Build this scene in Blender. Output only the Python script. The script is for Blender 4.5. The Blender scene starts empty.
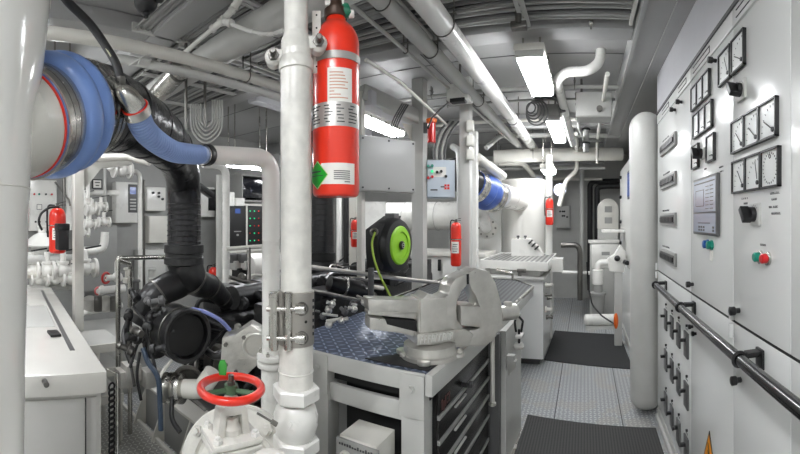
import bpy, bmesh, math, random
from mathutils import Vector, Matrix
random.seed(7)
C = bpy.context.scene.collection
PI = math.pi
H0 = 1.65          # eye height of the photographer, standing at x=0, y=0
def V(*a): return Vector(a)
def at(px, py, r=None, x=None, y=None, z=None):
    """world point seen at a place of the panorama, on the given plane or at horizontal range r"""
    th = (px-585)/400; k = (220-py)/400
    if r is None:
        if x is not None: r = x/math.sin(th)
        elif y is not None: r = y/math.cos(th)
        else: r = (z-H0)/k
    return V(r*math.sin(th), r*math.cos(th), H0+r*k)
def hx(px, x): return x/math.tan((px-585)/400)          # y where the plane x meets column px
def hy(px, y): return y*math.tan((px-585)/400)          # x where the plane y meets column px
def frame(d):
    d = d.normalized()
    a = V(0,0,1) if abs(d.z) < .9 else V(1,0,0)
    u = d.cross(a).normalized(); v = d.cross(u).normalized()
    return u, v, d
def fillet(pts, R, seg=6):
    pts = [Vector(p) for p in pts]
    if R <= 0 or len(pts) < 3: return pts
    out = [pts[0]]
    for i in range(1, len(pts)-1):
        a, b, c = pts[i-1], pts[i], pts[i+1]
        d1 = (a-b); d2 = (c-b); l1, l2 = d1.length, d2.length
        if l1 < 1e-6 or l2 < 1e-6: continue
        d1 /= l1; d2 /= l2
        ang = d1.angle(d2)
        if ang > PI-.05: out.append(b); continue
        t = min(R/math.tan(ang/2), l1*.49, l2*.49)
        p1, p2 = b+d1*t, b+d2*t
        for k in range(seg+1):
            s = k/seg
            out.append(p1*(1-s)**2 + b*2*s*(1-s) + p2*s*s)
    out.append(pts[-1]); return out
def spline(pts, n=8):
    pts = [Vector(p) for p in pts]; q = [pts[0]*2-pts[1]]+pts+[pts[-1]*2-pts[-2]]; out = []
    for i in range(1, len(q)-2):
        p0, p1, p2, p3 = q[i-1:i+3]
        for k in range(n):
            t = k/n
            out.append(.5*((2*p1)+(p2-p0)*t+(2*p0-5*p1+4*p2-p3)*t*t+(3*p1-p0-3*p2+p3)*t**3))
    out.append(pts[-1]); return out
class MB:
    def __init__(s): s.bm = bmesh.new(); s.mi = 0
    def mat(s, k): s.mi = k; return s
    def _f(s, vs):
        try:
            f = s.bm.faces.new(vs); f.material_index = s.mi; f.smooth = True; return f
        except ValueError: return None
    def box(s, lo, hi, bev=0, rz=0, about=None):
        lo = Vector(lo); hi = Vector(hi)
        lo, hi = V(*[min(a,b) for a,b in zip(lo,hi)]), V(*[max(a,b) for a,b in zip(lo,hi)])
        t = bmesh.new(); bmesh.ops.create_cube(t, size=1)
        c = (lo+hi)/2; d = hi-lo
        for v in t.verts: v.co = V(v.co.x*d.x, v.co.y*d.y, v.co.z*d.z)+c
        if bev > 0: bmesh.ops.bevel(t, geom=list(t.edges), offset=min(bev, min(d)*.45), segments=2, affect='EDGES', profile=.6)
        if rz:
            p = Vector(about) if about is not None else c
            bmesh.ops.rotate(t, verts=t.verts, cent=p, matrix=Matrix.Rotation(rz, 3, 'Z'))
        return s._merge(t)
    def obox(s, c, size, R, bev=0):
        t = bmesh.new(); bmesh.ops.create_cube(t, size=1)
        for v in t.verts: v.co = V(v.co.x*size[0], v.co.y*size[1], v.co.z*size[2])
        if bev > 0: bmesh.ops.bevel(t, geom=list(t.edges), offset=min(bev, min(size)*.45), segments=2, affect='EDGES', profile=.6)
        for v in t.verts: v.co = R @ v.co + Vector(c)
        return s._merge(t)
    def beam(s, p0, p1, w, h, bev=0, up=(0,0,1)):
        p0, p1 = Vector(p0), Vector(p1); d = p1-p0; L = d.length; d.normalize()
        up = Vector(up)
        if abs(d.dot(up)) > .98: up = V(0,1,0)
        sx = d.cross(up).normalized(); sz = sx.cross(d).normalized()
        R = Matrix((sx, d, sz)).transposed()
        return s.obox((p0+p1)/2, (w, L, h), R, bev)
    def _merge(s, t):
        mp = {}
        for v in t.verts: mp[v] = s.bm.verts.new(v.co)
        for f in t.faces: s._f([mp[v] for v in f.verts])
        t.free(); return s
    def rings(s, rings, cap0=True, cap1=True, closed=False):
        R = [[s.bm.verts.new(p) for p in r] for r in rings]; n = len(R[0])
        m = len(R)
        for i in range(m if closed else m-1):
            a, b = R[i], R[(i+1) % m]
            for j in range(n): s._f([a[j], a[(j+1)%n], b[(j+1)%n], b[j]])
        if not closed:
            if cap0: s._f(list(reversed(R[0])))
            if cap1: s._f(R[-1])
        return s
    def lathe(s, p, axis, prof, n=24):
        """prof: list of (distance along axis, radius)"""
        u, v, d = frame(Vector(axis)); p = Vector(p); rr = []
        for t, r in prof:
            r = max(r, .0002)
            rr.append([p+d*t+u*(r*math.cos(2*PI*k/n))+v*(r*math.sin(2*PI*k/n)) for k in range(n)])
        return s.rings(rr)
    def cyl(s, p0, p1, r, r1=None, n=16, bev=0):
        p0, p1 = Vector(p0), Vector(p1); L = (p1-p0).length
        r1 = r if r1 is None else r1
        if bev: return s.lathe(p0, p1-p0, [(0,r-bev),(bev,r),(L-bev,r1),(L,r1-bev)], n)
        return s.lathe(p0, p1-p0, [(0,r),(L,r1)], n)
    def tube(s, pts, r, n=12, R=0, rad=None, seg=6, closed=False):
        pts = fillet(pts, R, seg) if R else [Vector(p) for p in pts]
        P = [pts[0]]
        for p in pts[1:]:
            if (p-P[-1]).length > 1e-5: P.append(p)
        pts = P; m = len(pts); rr = []; u = None
        for i, p in enumerate(pts):
            if closed: d = pts[(i+1)%m]-pts[i-1]
            else: d = pts[min(i+1,m-1)]-pts[max(i-1,0)]
            d.normalize()
            if u is None: u, v, _ = frame(d)
            else:
                u = (u-d*u.dot(d)).normalized(); v = d.cross(u)
            q = rad(i/(m-1)) if rad else r
            rr.append([p+u*(q*math.cos(2*PI*k/n))+v*(q*math.sin(2*PI*k/n)) for k in range(n)])
        return s.rings(rr, closed=closed)
    def torus(s, c, axis, R, r, n=32, m=10, a0=0, a1=2*PI, up=None):
        u, v, d = frame(Vector(axis)); c = Vector(c)
        full = abs(a1-a0) > 6.28; rr = []
        for i in range(n if full else n+1):
            a = a0+(a1-a0)*i/n; e = u*math.cos(a)+v*math.sin(a)
            rr.append([c+e*(R+r*math.cos(2*PI*k/m))+d*(r*math.sin(2*PI*k/m)) for k in range(m)])
        return s.rings(rr, closed=full)
    def sphere(s, c, r, n=16, sc=(1,1,1)):
        t = bmesh.new(); bmesh.ops.create_uvsphere(t, u_segments=n, v_segments=max(6, n//2), radius=r)
        for v in t.verts: v.co = V(v.co.x*sc[0], v.co.y*sc[1], v.co.z*sc[2])+Vector(c)
        return s._merge(t)
    def prism(s, poly, o, u, v, w):
        """outline poly (2-D, in axes u and v at o) extruded by vector w"""
        o, u, v, w = map(Vector, (o, u, v, w))
        a = [s.bm.verts.new(o+u*p[0]+v*p[1]) for p in poly]
        b = [s.bm.verts.new(o+u*p[0]+v*p[1]+w) for p in poly]
        n = len(poly); s._f(a); s._f(list(reversed(b)))
        for i in range(n): s._f([a[i], b[i], b[(i+1)%n], a[(i+1)%n]])
        return s
    def build(s, name, mats, parent=None, sharp=35):
        me = bpy.data.meshes.new(name)
        bmesh.ops.recalc_face_normals(s.bm, faces=s.bm.faces)
        xs = [v.co for v in s.bm.verts]
        lo = V(min(p.x for p in xs), min(p.y for p in xs), min(p.z for p in xs)); hi = V(max(p.x for p in xs), max(p.y for p in xs), max(p.z for p in xs))
        org = parent['_o'].copy() if False else None
        base = WORLD[parent.name] if parent else V((lo.x+hi.x)/2, (lo.y+hi.y)/2, lo.z)
        bmesh.ops.translate(s.bm, verts=s.bm.verts, vec=-base)
        s.bm.to_mesh(me); s.bm.free()
        for m in (mats if isinstance(mats, (list, tuple)) else [mats]): me.materials.append(m)
        me.set_sharp_from_angle(angle=math.radians(sharp))
        o = bpy.data.objects.new(name, me); C.objects.link(o)
        WORLD[o.name] = base
        if parent: o.parent = parent
        else: o.location = base
        return o
WORLD = {}
LABELS = {}
def tag(o, label, cat, group=None, kind=None):
    o['label'] = label; o['category'] = cat
    if group: o['group'] = group
    if kind: o['kind'] = kind
    return o
def thing(name, label, cat, loc, group=None):
    o = bpy.data.objects.new(name, None); C.objects.link(o); o.empty_display_size = .05
    o.location = Vector(loc); WORLD[o.name] = Vector(loc)
    return tag(o, label, cat, group)
def struct(name, mb, mat):
    o = mb.build(name, mat); o['kind'] = 'structure'; return o
def copytree(o, loc, label=None, rz=None, scale=None):
    r = o.copy(); C.objects.link(r); r.location = Vector(loc)
    if rz is not None: r.rotation_euler = (0,0,rz)
    if scale: r.scale = scale
    if label: r['label'] = label
    for ch in list(o.children):
        c = ch.copy(); C.objects.link(c); c.parent = r
        for g in list(ch.children):
            d = g.copy(); C.objects.link(d); d.parent = c
    return r
# ---------------------------------------------------------------- materials
def lin(c):
    f = lambda v: v/12.92 if v <= .04045 else ((v+.055)/1.055)**2.4
    return (f(c[0]/255), f(c[1]/255), f(c[2]/255), 1)
MATS = {}
def mat(name, rgb, rough=.45, metal=0, bump=0, bscale=60, var=0, vscale=6, spec=.5, coat=0, emit=None, es=0, dist=.01):
    if name in MATS: return MATS[name]
    m = bpy.data.materials.new(name); m.use_nodes = True; nt = m.node_tree
    b = nt.nodes['Principled BSDF']; L = nt.links.new
    col = lin(rgb); b.inputs['Base Color'].default_value = col
    b.inputs['Roughness'].default_value = rough; b.inputs['Metallic'].default_value = metal
    b.inputs['Specular IOR Level'].default_value = spec
    b.inputs['Coat Weight'].default_value = coat; b.inputs['Coat Roughness'].default_value = .12
    if emit: b.inputs['Emission Color'].default_value = lin(emit); b.inputs['Emission Strength'].default_value = es
    tc = nt.nodes.new('ShaderNodeTexCoord')
    if var:
        n = nt.nodes.new('ShaderNodeTexNoise'); n.inputs['Scale'].default_value = vscale; n.inputs['Detail'].default_value = 6
        L(tc.outputs['Object'], n.inputs['Vector'])
        r = nt.nodes.new('ShaderNodeValToRGB'); r.color_ramp.elements[0].position = .3; r.color_ramp.elements[1].position = .7
        r.color_ramp.elements[0].color = tuple(max(0, v*(1-var)) for v in col[:3])+(1,)
        r.color_ramp.elements[1].color = tuple(min(1, v*(1+var*.4)) for v in col[:3])+(1,)
        L(n.outputs['Fac'], r.inputs['Fac']); L(r.outputs['Color'], b.inputs['Base Color'])
        mr = nt.nodes.new('ShaderNodeMapRange'); mr.inputs['To Min'].default_value = max(.02, rough-.08); mr.inputs['To Max'].default_value = rough+.1
        L(n.outputs['Fac'], mr.inputs['Value']); L(mr.outputs['Result'], b.inputs['Roughness'])
    if bump:
        n2 = nt.nodes.new('ShaderNodeTexNoise'); n2.inputs['Scale'].default_value = bscale; n2.inputs['Detail'].default_value = 3
        L(tc.outputs['Object'], n2.inputs['Vector'])
        bp = nt.nodes.new('ShaderNodeBump'); bp.inputs['Strength'].default_value = bump; bp.inputs['Distance'].default_value = dist
        L(n2.outputs['Fac'], bp.inputs['Height']); L(bp.outputs['Normal'], b.inputs['Normal'])
    MATS[name] = m; return m
class NX:
    """small node-expression helper"""
    def __init__(s, m): s.nt = m.node_tree; s.tc = s.nt.nodes.new('ShaderNodeTexCoord')
    def m(s, op, a, b=0, c=0):
        n = s.nt.nodes.new('ShaderNodeMath'); n.operation = op
        for i, v in enumerate((a, b, c)):
            if isinstance(v, (int, float)): n.inputs[i].default_value = v
            else: s.nt.links.new(v, n.inputs[i])
        return n.outputs[0]
    def xyz(s):
        n = s.nt.nodes.new('ShaderNodeSeparateXYZ'); s.nt.links.new(s.tc.outputs['Object'], n.inputs[0]); return n.outputs
def treadplate(name, rgb, hi, rough, metal, pitch, seam=None, rub=None):
    m = mat(name, rgb, rough, metal); nt = m.node_tree; b = nt.nodes['Principled BSDF']; L = nt.links.new
    n = NX(m); X, Y, Z = n.xyz()
    ux = n.m('DIVIDE', X, pitch); uy = n.m('DIVIDE', Y, pitch)
    fx = n.m('FLOOR', ux); fy = n.m('FLOOR', uy)
    par = n.m('MODULO', n.m('ABSOLUTE', n.m('ADD', fx, fy)), 2)
    cx = n.m('SUBTRACT', n.m('SUBTRACT', ux, fx), .5); cy = n.m('SUBTRACT', n.m('SUBTRACT', uy, fy), .5)
    sg = n.m('SUBTRACT', n.m('MULTIPLY', n.m('ROUND', par), 2), 1)
    cxs = n.m('MULTIPLY', cx, sg)
    a = n.m('MULTIPLY', n.m('ADD', cxs, cy), .707); c = n.m('MULTIPLY', n.m('SUBTRACT', cxs, cy), .707)
    d = n.m('ADD', n.m('POWER', n.m('ABSOLUTE', n.m('DIVIDE', a, .52)), 1.6), n.m('POWER', n.m('ABSOLUTE', n.m('DIVIDE', c, .15)), 1.6))
    h = n.m('SUBTRACT', 1, n.m('MINIMUM', d, 1))
    h = n.m('MINIMUM', n.m('MULTIPLY', h, 2.5), 1)
    no = nt.nodes.new('ShaderNodeTexNoise'); no.inputs['Scale'].default_value = 5; no.inputs['Detail'].default_value = 8
    L(n.tc.outputs['Object'], no.inputs['Vector'])
    mx = nt.nodes.new('ShaderNodeMix'); mx.data_type = 'RGBA'
    mx.inputs[6].default_value = lin(rgb); mx.inputs[7].default_value = lin(hi)
    L(n.m('MULTIPLY', h, n.m('ADD', .4, n.m('MULTIPLY', no.outputs['Fac'], 1.1))), mx.inputs[0])
    out = mx.outputs[2]
    if rub:
        m2 = nt.nodes.new('ShaderNodeMix'); m2.data_type = 'RGBA'; m2.inputs[7].default_value = lin(rub)
        L(out, m2.inputs[6]); L(n.m('MULTIPLY', n.m('GREATER_THAN', no.outputs['Fac'], .56), .4), m2.inputs[0]); out = m2.outputs[2]
    hh = h
    if seam:
        off, per = seam
        q = n.m('DIVIDE', n.m('SUBTRACT', X, off), per)
        dd = n.m('ABSOLUTE', n.m('SUBTRACT', q, n.m('ROUND', q)))
        line = n.m('LESS_THAN', dd, .004/per)
        m3 = nt.nodes.new('ShaderNodeMix'); m3.data_type = 'RGBA'; m3.inputs[7].default_value = lin((55,56,58))
        L(out, m3.inputs[6]); L(line, m3.inputs[0]); out = m3.outputs[2]
        hh = n.m('SUBTRACT', h, n.m('MULTIPLY', line, 1.5))
    L(out, b.inputs['Base Color'])
    bp = nt.nodes.new('ShaderNodeBump'); bp.inputs['Strength'].default_value = 1; bp.inputs['Distance'].default_value = .003
    L(hh, bp.inputs['Height']); L(bp.outputs['Normal'], b.inputs['Normal'])
    mr = n.m('ADD', rough-.05, n.m('MULTIPLY', no.outputs['Fac'], .15)); L(mr, b.inputs['Roughness'])
    return m
def stripes(name, rgb, rgb2, axis, pitch, duty=.5, rough=.6, metal=0, depth=.004, second=None):
    m = mat(name, rgb, rough, metal); nt = m.node_tree; b = nt.nodes['Principled BSDF']; L = nt.links.new
    n = NX(m); xyz = n.xyz()
    def line(ax, p, du):
        q = n.m('DIVIDE', xyz[ax], p); f = n.m('ABSOLUTE', n.m('SUBTRACT', q, n.m('ROUND', q)))
        return n.m('LESS_THAN', f, du/2)
    l = line(axis, pitch, duty)
    if second: l = n.m('MULTIPLY', l, line(*second))
    mx = nt.nodes.new('ShaderNodeMix'); mx.data_type = 'RGBA'; mx.inputs[6].default_value = lin(rgb); mx.inputs[7].default_value = lin(rgb2)
    L(l, mx.inputs[0]); L(mx.outputs[2], b.inputs['Base Color'])
    bp = nt.nodes.new('ShaderNodeBump'); bp.inputs['Strength'].default_value = .8; bp.inputs['Distance'].default_value = depth
    L(l, bp.inputs['Height']); L(bp.outputs['Normal'], b.inputs['Normal'])
    return m
white   = mat('white_paint', (228,227,222), .28, bump=.06, bscale=40, var=.05, coat=.3)
cream   = mat('cream_paint', (214,212,204), .33, bump=.05, bscale=30, var=.05, coat=.3)
oldwhite= mat('scuffed_white_paint', (222,220,213), .33, bump=.12, bscale=55, var=.14, vscale=22, coat=.2)
panelw  = mat('switchboard_paint', (228,229,227), .24, bump=.02, bscale=4, coat=.2)
lgrey   = mat('light_grey_paint', (190,190,186), .38, bump=.05, var=.06)
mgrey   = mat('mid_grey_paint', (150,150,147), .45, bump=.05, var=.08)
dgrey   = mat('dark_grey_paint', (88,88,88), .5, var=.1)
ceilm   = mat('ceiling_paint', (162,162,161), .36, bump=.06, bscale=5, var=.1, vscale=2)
ceilb   = mat('blue_grey_paint', (204,204,208), .4, var=.05)
black   = mat('black_plastic', (26,26,27), .4)
rubber  = mat('black_rubber', (34,34,35), .55, bump=.1, bscale=80)
gblack  = mat('engine_black', (33,33,34), .3, bump=.25, bscale=25, var=.4, vscale=12)
wrap    = mat('exhaust_wrap', (50,50,52), .24, metal=.3, bump=.9, bscale=9, var=.35, vscale=9)
steel   = mat('stainless_steel', (200,198,192), .25, metal=1, bump=.05, var=.1)
dsteel  = mat('worn_steel', (120,118,114), .35, metal=.9, bump=.15, var=.25)
silver  = mat('silver_painted_iron', (208,206,200), .30, metal=.72, bump=.35, bscale=30, var=.16, vscale=12)
red     = mat('red_paint', (222,42,22), .3, coat=.4)
dred    = mat('dark_red_paint', (190,30,28), .3, coat=.4)
blue    = mat('blue_silicone', (112,142,200), .35, bump=.05, coat=.2)
green   = mat('green_plastic', (30,140,110), .4)
lime    = mat('lime_plastic', (142,200,40), .45)
vgreen  = mat('green_paint', (60,150,60), .45)
labelw  = mat('label_white', (232,230,224), .5)
labelg  = mat('label_green', (20,160,40), .5)
glassd  = mat('dial_face', (236,238,236), .3)
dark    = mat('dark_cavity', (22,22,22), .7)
tan     = mat('duct_grey', (120,119,116), .45, bump=.1, bscale=30, var=.1)
orange  = mat('orange_plastic', (224,100,20), .4)
yellow  = mat('yellow_sign', (232,150,20), .5)
screen  = mat('screen_grey', (158,166,182), .2, coat=.4)
scrblue = mat('screen_blue', (60,80,130), .2, emit=(90,120,210), es=.12)
ledg    = mat('green_lamp', (20,190,120), .3, emit=(30,230,150), es=.35)
ledr    = mat('red_lamp', (220,40,30), .3, emit=(240,60,40), es=.25)
bluebtn = mat('blue_button', (40,90,160), .3)
tealbtn = mat('teal_button', (20,130,110), .3)
redbtn  = mat('red_button', (200,30,35), .3)
ink     = mat('ink', (60,60,62), .6)
lamp    = mat('lamp_diffuser', (255,255,255), .4, emit=(250,252,255), es=24)
floorm  = treadplate('floor_tread_plate', (158,161,163), (226,226,225), .34, .3, .036, seam=(-.33,.56), rub=(176,170,160))
benchp  = treadplate('bench_tread_plate', (66,78,102), (165,176,200), .3, .3, .043)
catwalk = treadplate('catwalk_tread_plate', (165,165,160), (225,225,220), .32, .35, .034)
ribmat  = stripes('ribbed_rubber', (44,46,48), (84,86,88), 0, .042, .5, .5, depth=.006)
gridmat = stripes('grid_rubber_mat', (66,66,65), (20,20,20), 0, .022, .5, .75, depth=-.01, second=(1,.022,.5))
finemat = mat('fine_black_mat', (40,41,42), .85, bump=.7, bscale=180)
ridge   = stripes('ribbed_tray', (84,84,82), (170,170,166), 0, .06, .5, .35, metal=.4, depth=.006)
corru   = stripes('cable_bundles', (92,92,90), (46,46,46), 1, .085, .18, .55, depth=-.02)
bellowm = mat('black_bellows', (30,31,34), .28, coat=.3)
hosewht = mat('hose_marking', (180,180,150), .5)
lens    = mat('dark_glass', (30,32,38), .08, coat=.5)
# ================================================================ the room
XL, XR, YB, YF, ZC = -5.3, .97, 8.5, -2.0, 3.05
struct('floor', MB().box((XL,YF,-.06),(XR,YB,0)), floorm)
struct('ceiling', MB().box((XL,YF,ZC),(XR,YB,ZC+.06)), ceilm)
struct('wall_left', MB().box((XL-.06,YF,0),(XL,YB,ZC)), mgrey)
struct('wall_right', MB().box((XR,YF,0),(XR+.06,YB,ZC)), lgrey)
struct('wall_back', MB().box((XL,YB,0),(XR,YB+.06,ZC)), lgrey)
struct('wall_front', MB().box((XL,YF-.06,0),(XR,YF,ZC)), lgrey)
# pale panel above the switchboard, and the boxed duct along the ceiling
struct('trim_1', MB().box((.62,-1.9,2.53),(XR,3.40,ZC)), ceilb)
m = MB(); m.box((.357,-1.9,2.90),(.618,8.4,ZC), .006); m.box((.33,-1.9,2.885),(.362,8.4,ZC), .004)
m.box((.52,-1.9,2.885),(.618,8.4,2.9))
struct('trim_2', m, ceilm)
# deck beams under the ceiling
m = MB(); m.box((XL,2.66,2.93),(.33,2.84,ZC-.001), .01); struct('trim_3', m, ceilm)
m = MB(); m.box((-4.6,1.30,2.93),(-1.2,1.5,ZC-.001), .01); struct('trim_4', m, ceilm)
m = MB(); m.box((-2.64,-1.9,2.93),(-2.46,1.29,ZC-.001), .01); struct('trim_5', m, ceilm)
m = MB(); m.box((XL,5.2,2.88),(.33,5.34,ZC-.001), .01); struct('trim_6', m, ceilm)
m = MB(); m.box((-3.2,2.85,2.9),(-3.06,5.19,ZC-.001), .01); struct('trim_7', m, ceilb)
# ceiling panel joints
m = MB()
for y in (3.35,4.3,6.2,7.2): m.box((XL,y-.004,ZC-.004),(.33,y+.004,ZC-.0005))
for x in (-1.35,): m.box((x-.004,2.85,ZC-.004),(x+.004,5.19,ZC-.0005))
struct('trim_8', m, dgrey)
m = MB(); m.box((.55,3.62,0),(.575,8.4,.09)); struct('baseboard_right', m, lgrey)

# cable ladders full of cables, across the ceiling between the two beams
def ladder(x0, x1, y0, y1, label):
    t = thing('cable_ladder', label, 'cable tray', ((x0+x1)/2, (y0+y1)/2, 2.93), 'cable ladders under the ceiling')
    for x in (x0, x1): MB().box((x-.012,y0,2.93),(x+.012,y1,2.99), .003).build('side_rail', lgrey, t)
    n = max(2, int((x1-x0)/.62))
    for k in range(1, n):
        x = x0+(x1-x0)*k/n; m = MB(); m.box((x-.03,y0,2.938),(x+.03,y1,2.942))
        m.box((x-.03,y0,2.925),(x-.006,y1,2.94)); m.box((x+.006,y0,2.925),(x+.03,y1,2.94))
        for j in range(int((y1-y0)/.07)): m.box((x-.006,y0+.02+j*.07,2.927),(x+.006,y0+.045+j*.07,2.935))
        m.build('rung', lgrey, t)
    m = MB(); y = y0+.03; rnd = random.Random(int(x0*100))
    while y < y1-.02:
        r = rnd.choice((.008,.011,.014,.018)); z = 2.945+r
        pts = [(x0+.01+(x1-x0-.02)*k/10, y+rnd.uniform(-.004,.004), z+rnd.uniform(-.003,.003)) for k in range(11)]
        m.mat(0 if rnd.random() < .8 else 1); m.tube(pts, r, 6); y += 2*r+rnd.choice((.001,.002,.02))
    o = m.build('cable_bundle', [mgrey, dgrey], t); o['kind'] = 'stuff'
    return t
ladder(-2.45, .3, 1.15, 2.62, 'wide cable ladder overhead, from the near end of the striplight to above the red extinguisher')
ladder(-5.0, -2.52, 1.56, 2.62, 'far left cable ladder overhead, above the black exhaust duct')

# ------------------------------------------------ lamps
def striplight(c, L, label, along='y', w=.2, hood=True):
    cx, cy, cz = c
    t = thing('ceiling_light', label, 'light', (cx, cy, cz), 'ceiling strip lights')
    s = (lambda a, b, z: (cx+a, cy+b, z)) if along == 'y' else (lambda a, b, z: (cx+b, cy+a, z))
    m = MB(); m.box(s(-w/2,-L/2,cz+.05), s(w/2,L/2,cz+.10), .012); m.build('housing', cream, t)
    m = MB(); m.box(s(-w*.44,-L/2+.05,cz), s(w*.44,L/2-.03,cz+.052), .02); m.build('diffuser', lamp, t)
    for e in (-1, 1):
        m = MB(); m.box(s(-w*.47,e*(L/2-.045),cz+.012), s(w*.47,e*(L/2-.005),cz+.055), .008); m.build('end_cap', lgrey, t)
        for q in (-.06, .06):
            m = MB(); m.cyl(s(q,e*L*.35,cz+.10), s(q,e*L*.35,ZC), .008, n=8); m.build('hanger', steel, t)
    for e in (-.3,0,.3):
        m = MB(); m.box(s(w/2-.004,e*L-.012,cz+.03), s(w/2+.012,e*L+.012,cz+.07), .003); m.build('clip', steel, t)
    return t
def lamp_at(px0, py0, px1, py1, z, label):
    a = at(px0, py0, z=z); b = at(px1, py1, z=z); return striplight(((a.x+b.x)/2, (a.y+b.y)/2, z), abs(b.y-a.y), label)
striplight((-.375,3.10,2.74), .90, 'large bright strip light nearest the camera, over the walkway', w=.21)
striplight((-.35,4.95,2.72), 1.25, 'second bright strip light along the walkway', w=.18)
striplight((-.55,6.0,2.36), .6, 'small third strip light, low beneath the pipes at the far end')
striplight((-2.28,4.0,2.70), 1.1, 'strip light seen between the tall red extinguisher and the junction box')
striplight((-3.58,3.19,2.27), .72, 'strip light glowing beneath the white bent pipe', 'y')
striplight((-3.6,5.9,2.66), 1.1, 'faint strip light beyond the grey pipe bundle, upper middle left')
striplight((-3.2,.8,2.75), .7, 'fill strip light added over the catwalk, hidden behind the big blue bellows', along='x')  # added out of sight to brighten the dim catwalk
striplight((-3.4,-1.1,2.85), 1.2, 'strip light overhead at the left, outside the picture')
striplight((-.25,-.55,2.85), 1.3, 'unseen fill strip light added directly above and behind the photographer', along='x')  # lamp added out of view to lift the dark near left side
striplight((-.5,-1.3,2.85), 1.3, 'unseen fill strip light added well behind the photographer over the walkway')  # another lamp added out of view, more fill from behind the camera
striplight((-1.7,-.9,2.85), 1.3, 'strip light behind the photographer towards the engines')
# ================================================================ main switchboard (face on the plane x = .6)
XF = .6
def sy(px): return hx(px, XF)
def face_box(m, y0, y1, z0, z1, t, bev=0, x=XF): m.box((x-t,y0,z0),(x,y1,z1), bev); return m
def needle(m, y, z, ang, L, x):
    m.beam((x,y,z),(x,y-L*math.sin(ang),z+L*math.cos(ang)), .0035, .0012, up=(1,0,0))
def gauge(parent, y0, y1, z0, z1, n, kind=0, angs=None):
    """a row of n square dials in black frames"""
    W = (y1-y0)/n
    for k in range(n):
        b, a = y1-W*k, y1-W*(k+1)
        m = MB(); f = .0065
        face_box(m, a, b, z0, z0+f, .016); face_box(m, a, b, z1-f, z1, .016); face_box(m, a, a+f, z0, z1, .016); face_box(m, b-f, b, z0, z1, .016)
        g = m.build('gauge', black, parent)
        m = MB(); face_box(m, a+f, b-f, z0+f, z1-f, .009); m.build('dial', glassd, g)
        m = MB(); s = z1-z0; X = XF-.010
        if kind == 0:      # quadrant meter, pivot in the near lower corner
            py, pz = a+.2*W, z0+.2*s
            for q in range(7):
                an = -PI/2*.02+(PI/2)*q/6
                r0, r1 = .60*s, .66*s
                m.beam((X, py+r0*math.sin(an), pz+r0*math.cos(an)), (X, py+r1*math.sin(an), pz+r1*math.cos(an)), .002, .001, up=(1,0,0))
            an = (angs or [1.0,1.0,1.0])[k]
            m.beam((X-.001, py+.1*s*math.sin(an), pz+.1*s*math.cos(an)), (X-.001, py+.6*s*math.sin(an), pz+.6*s*math.cos(an)), .004, .001, up=(1,0,0))
            m.cyl((XF-.009,py,pz),(XF-.014,py,pz), .008, n=10)
        elif kind == 1:    # small faces with little corner mark
            m.cyl((XF-.009,a+.22*W,z0+.2*s),(XF-.013,a+.22*W,z0+.2*s), .005, n=8)
            m.beam((X,a+.3*W,z0+.23*s),(X,a+.62*W,z0+.23*s), .004, .001, up=(1,0,0))
        else:              # round clock-like face
            cy, cz = (a+b)/2, (z0+z1)/2
            for q in range(24):
                an = 2*PI*q/24
                m.beam((X, cy+.36*s*math.sin(an), cz+.36*s*math.cos(an)), (X, cy+.41*s*math.sin(an), cz+.41*s*math.cos(an)), .003, .001, up=(1,0,0))
            m.torus((X,cy,cz+.30*s), (1,0,0), .05*s, .0015, 12, 4)
            for dz in (.26,.34): m.beam((X,cy-.02*s,cz+dz*s),(X,cy+.02*s,cz+dz*s), .002, .001, up=(1,0,0))
        m.build('needle', ink, g)
def knob(parent, y, z, r=.014, plate=None, L=.045):
    if plate:
        m = MB(); face_box(m, y-plate/2, y+plate/2, z-plate/2, z+plate/2, .012, .003); p = m.build('switch_plate', lgrey, parent)
        m = MB()
        for a in (-.8,-.4,0,.4,.8): m.beam((XF-.0125,y+plate*.4*math.sin(a),z+plate*.38*math.cos(a)),(XF-.0125,y+plate*.46*math.sin(a),z+plate*.44*math.cos(a)), .002,.001, up=(1,0,0))
        m.build('scale_mark', ink, p)
        m = MB(); m.cyl((XF-.012,y,z),(XF-.03,y,z), r*1.5, n=16); m.obox((XF-.045,y,z),(.035,r*3.4,r*1.3), Matrix.Rotation(.9,3,'X'), .004)
        m.build('rotary_switch', black, parent)
    else:
        m = MB(); m.cyl((XF,y,z),(XF-L*.6,y,z), r*.6, n=10); m.lathe((XF-L*.4,y,z),(-1,0,0),[(0,r*.8),(.004,r),(L*.5,r),(L*.55,r*.8)],12); m.build('rotary_switch', black, parent)
def texty(m, y, z, s, n, seed):
    """rows of tiny engraved letters, too small to read"""
    rnd = random.Random(seed); yy = y
    for k in range(n):
        w = s*rnd.choice((.35,.6,.7,.5))
        if rnd.random() < .85:
            m.box((XF-.0012,yy-w,z),(XF+.0005,yy,z+s*.22)); 
            if rnd.random() < .6: m.box((XF-.0012,yy-w,z+s*.6),(XF+.0005,yy,z+s*.8))
            m.box((XF-.0012,yy-s*.15,z),(XF+.0005,yy,z+s*.8))
        yy -= w+s*.28
TOP, SEAM, BOT = 2.53, 1.232, .12
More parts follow.
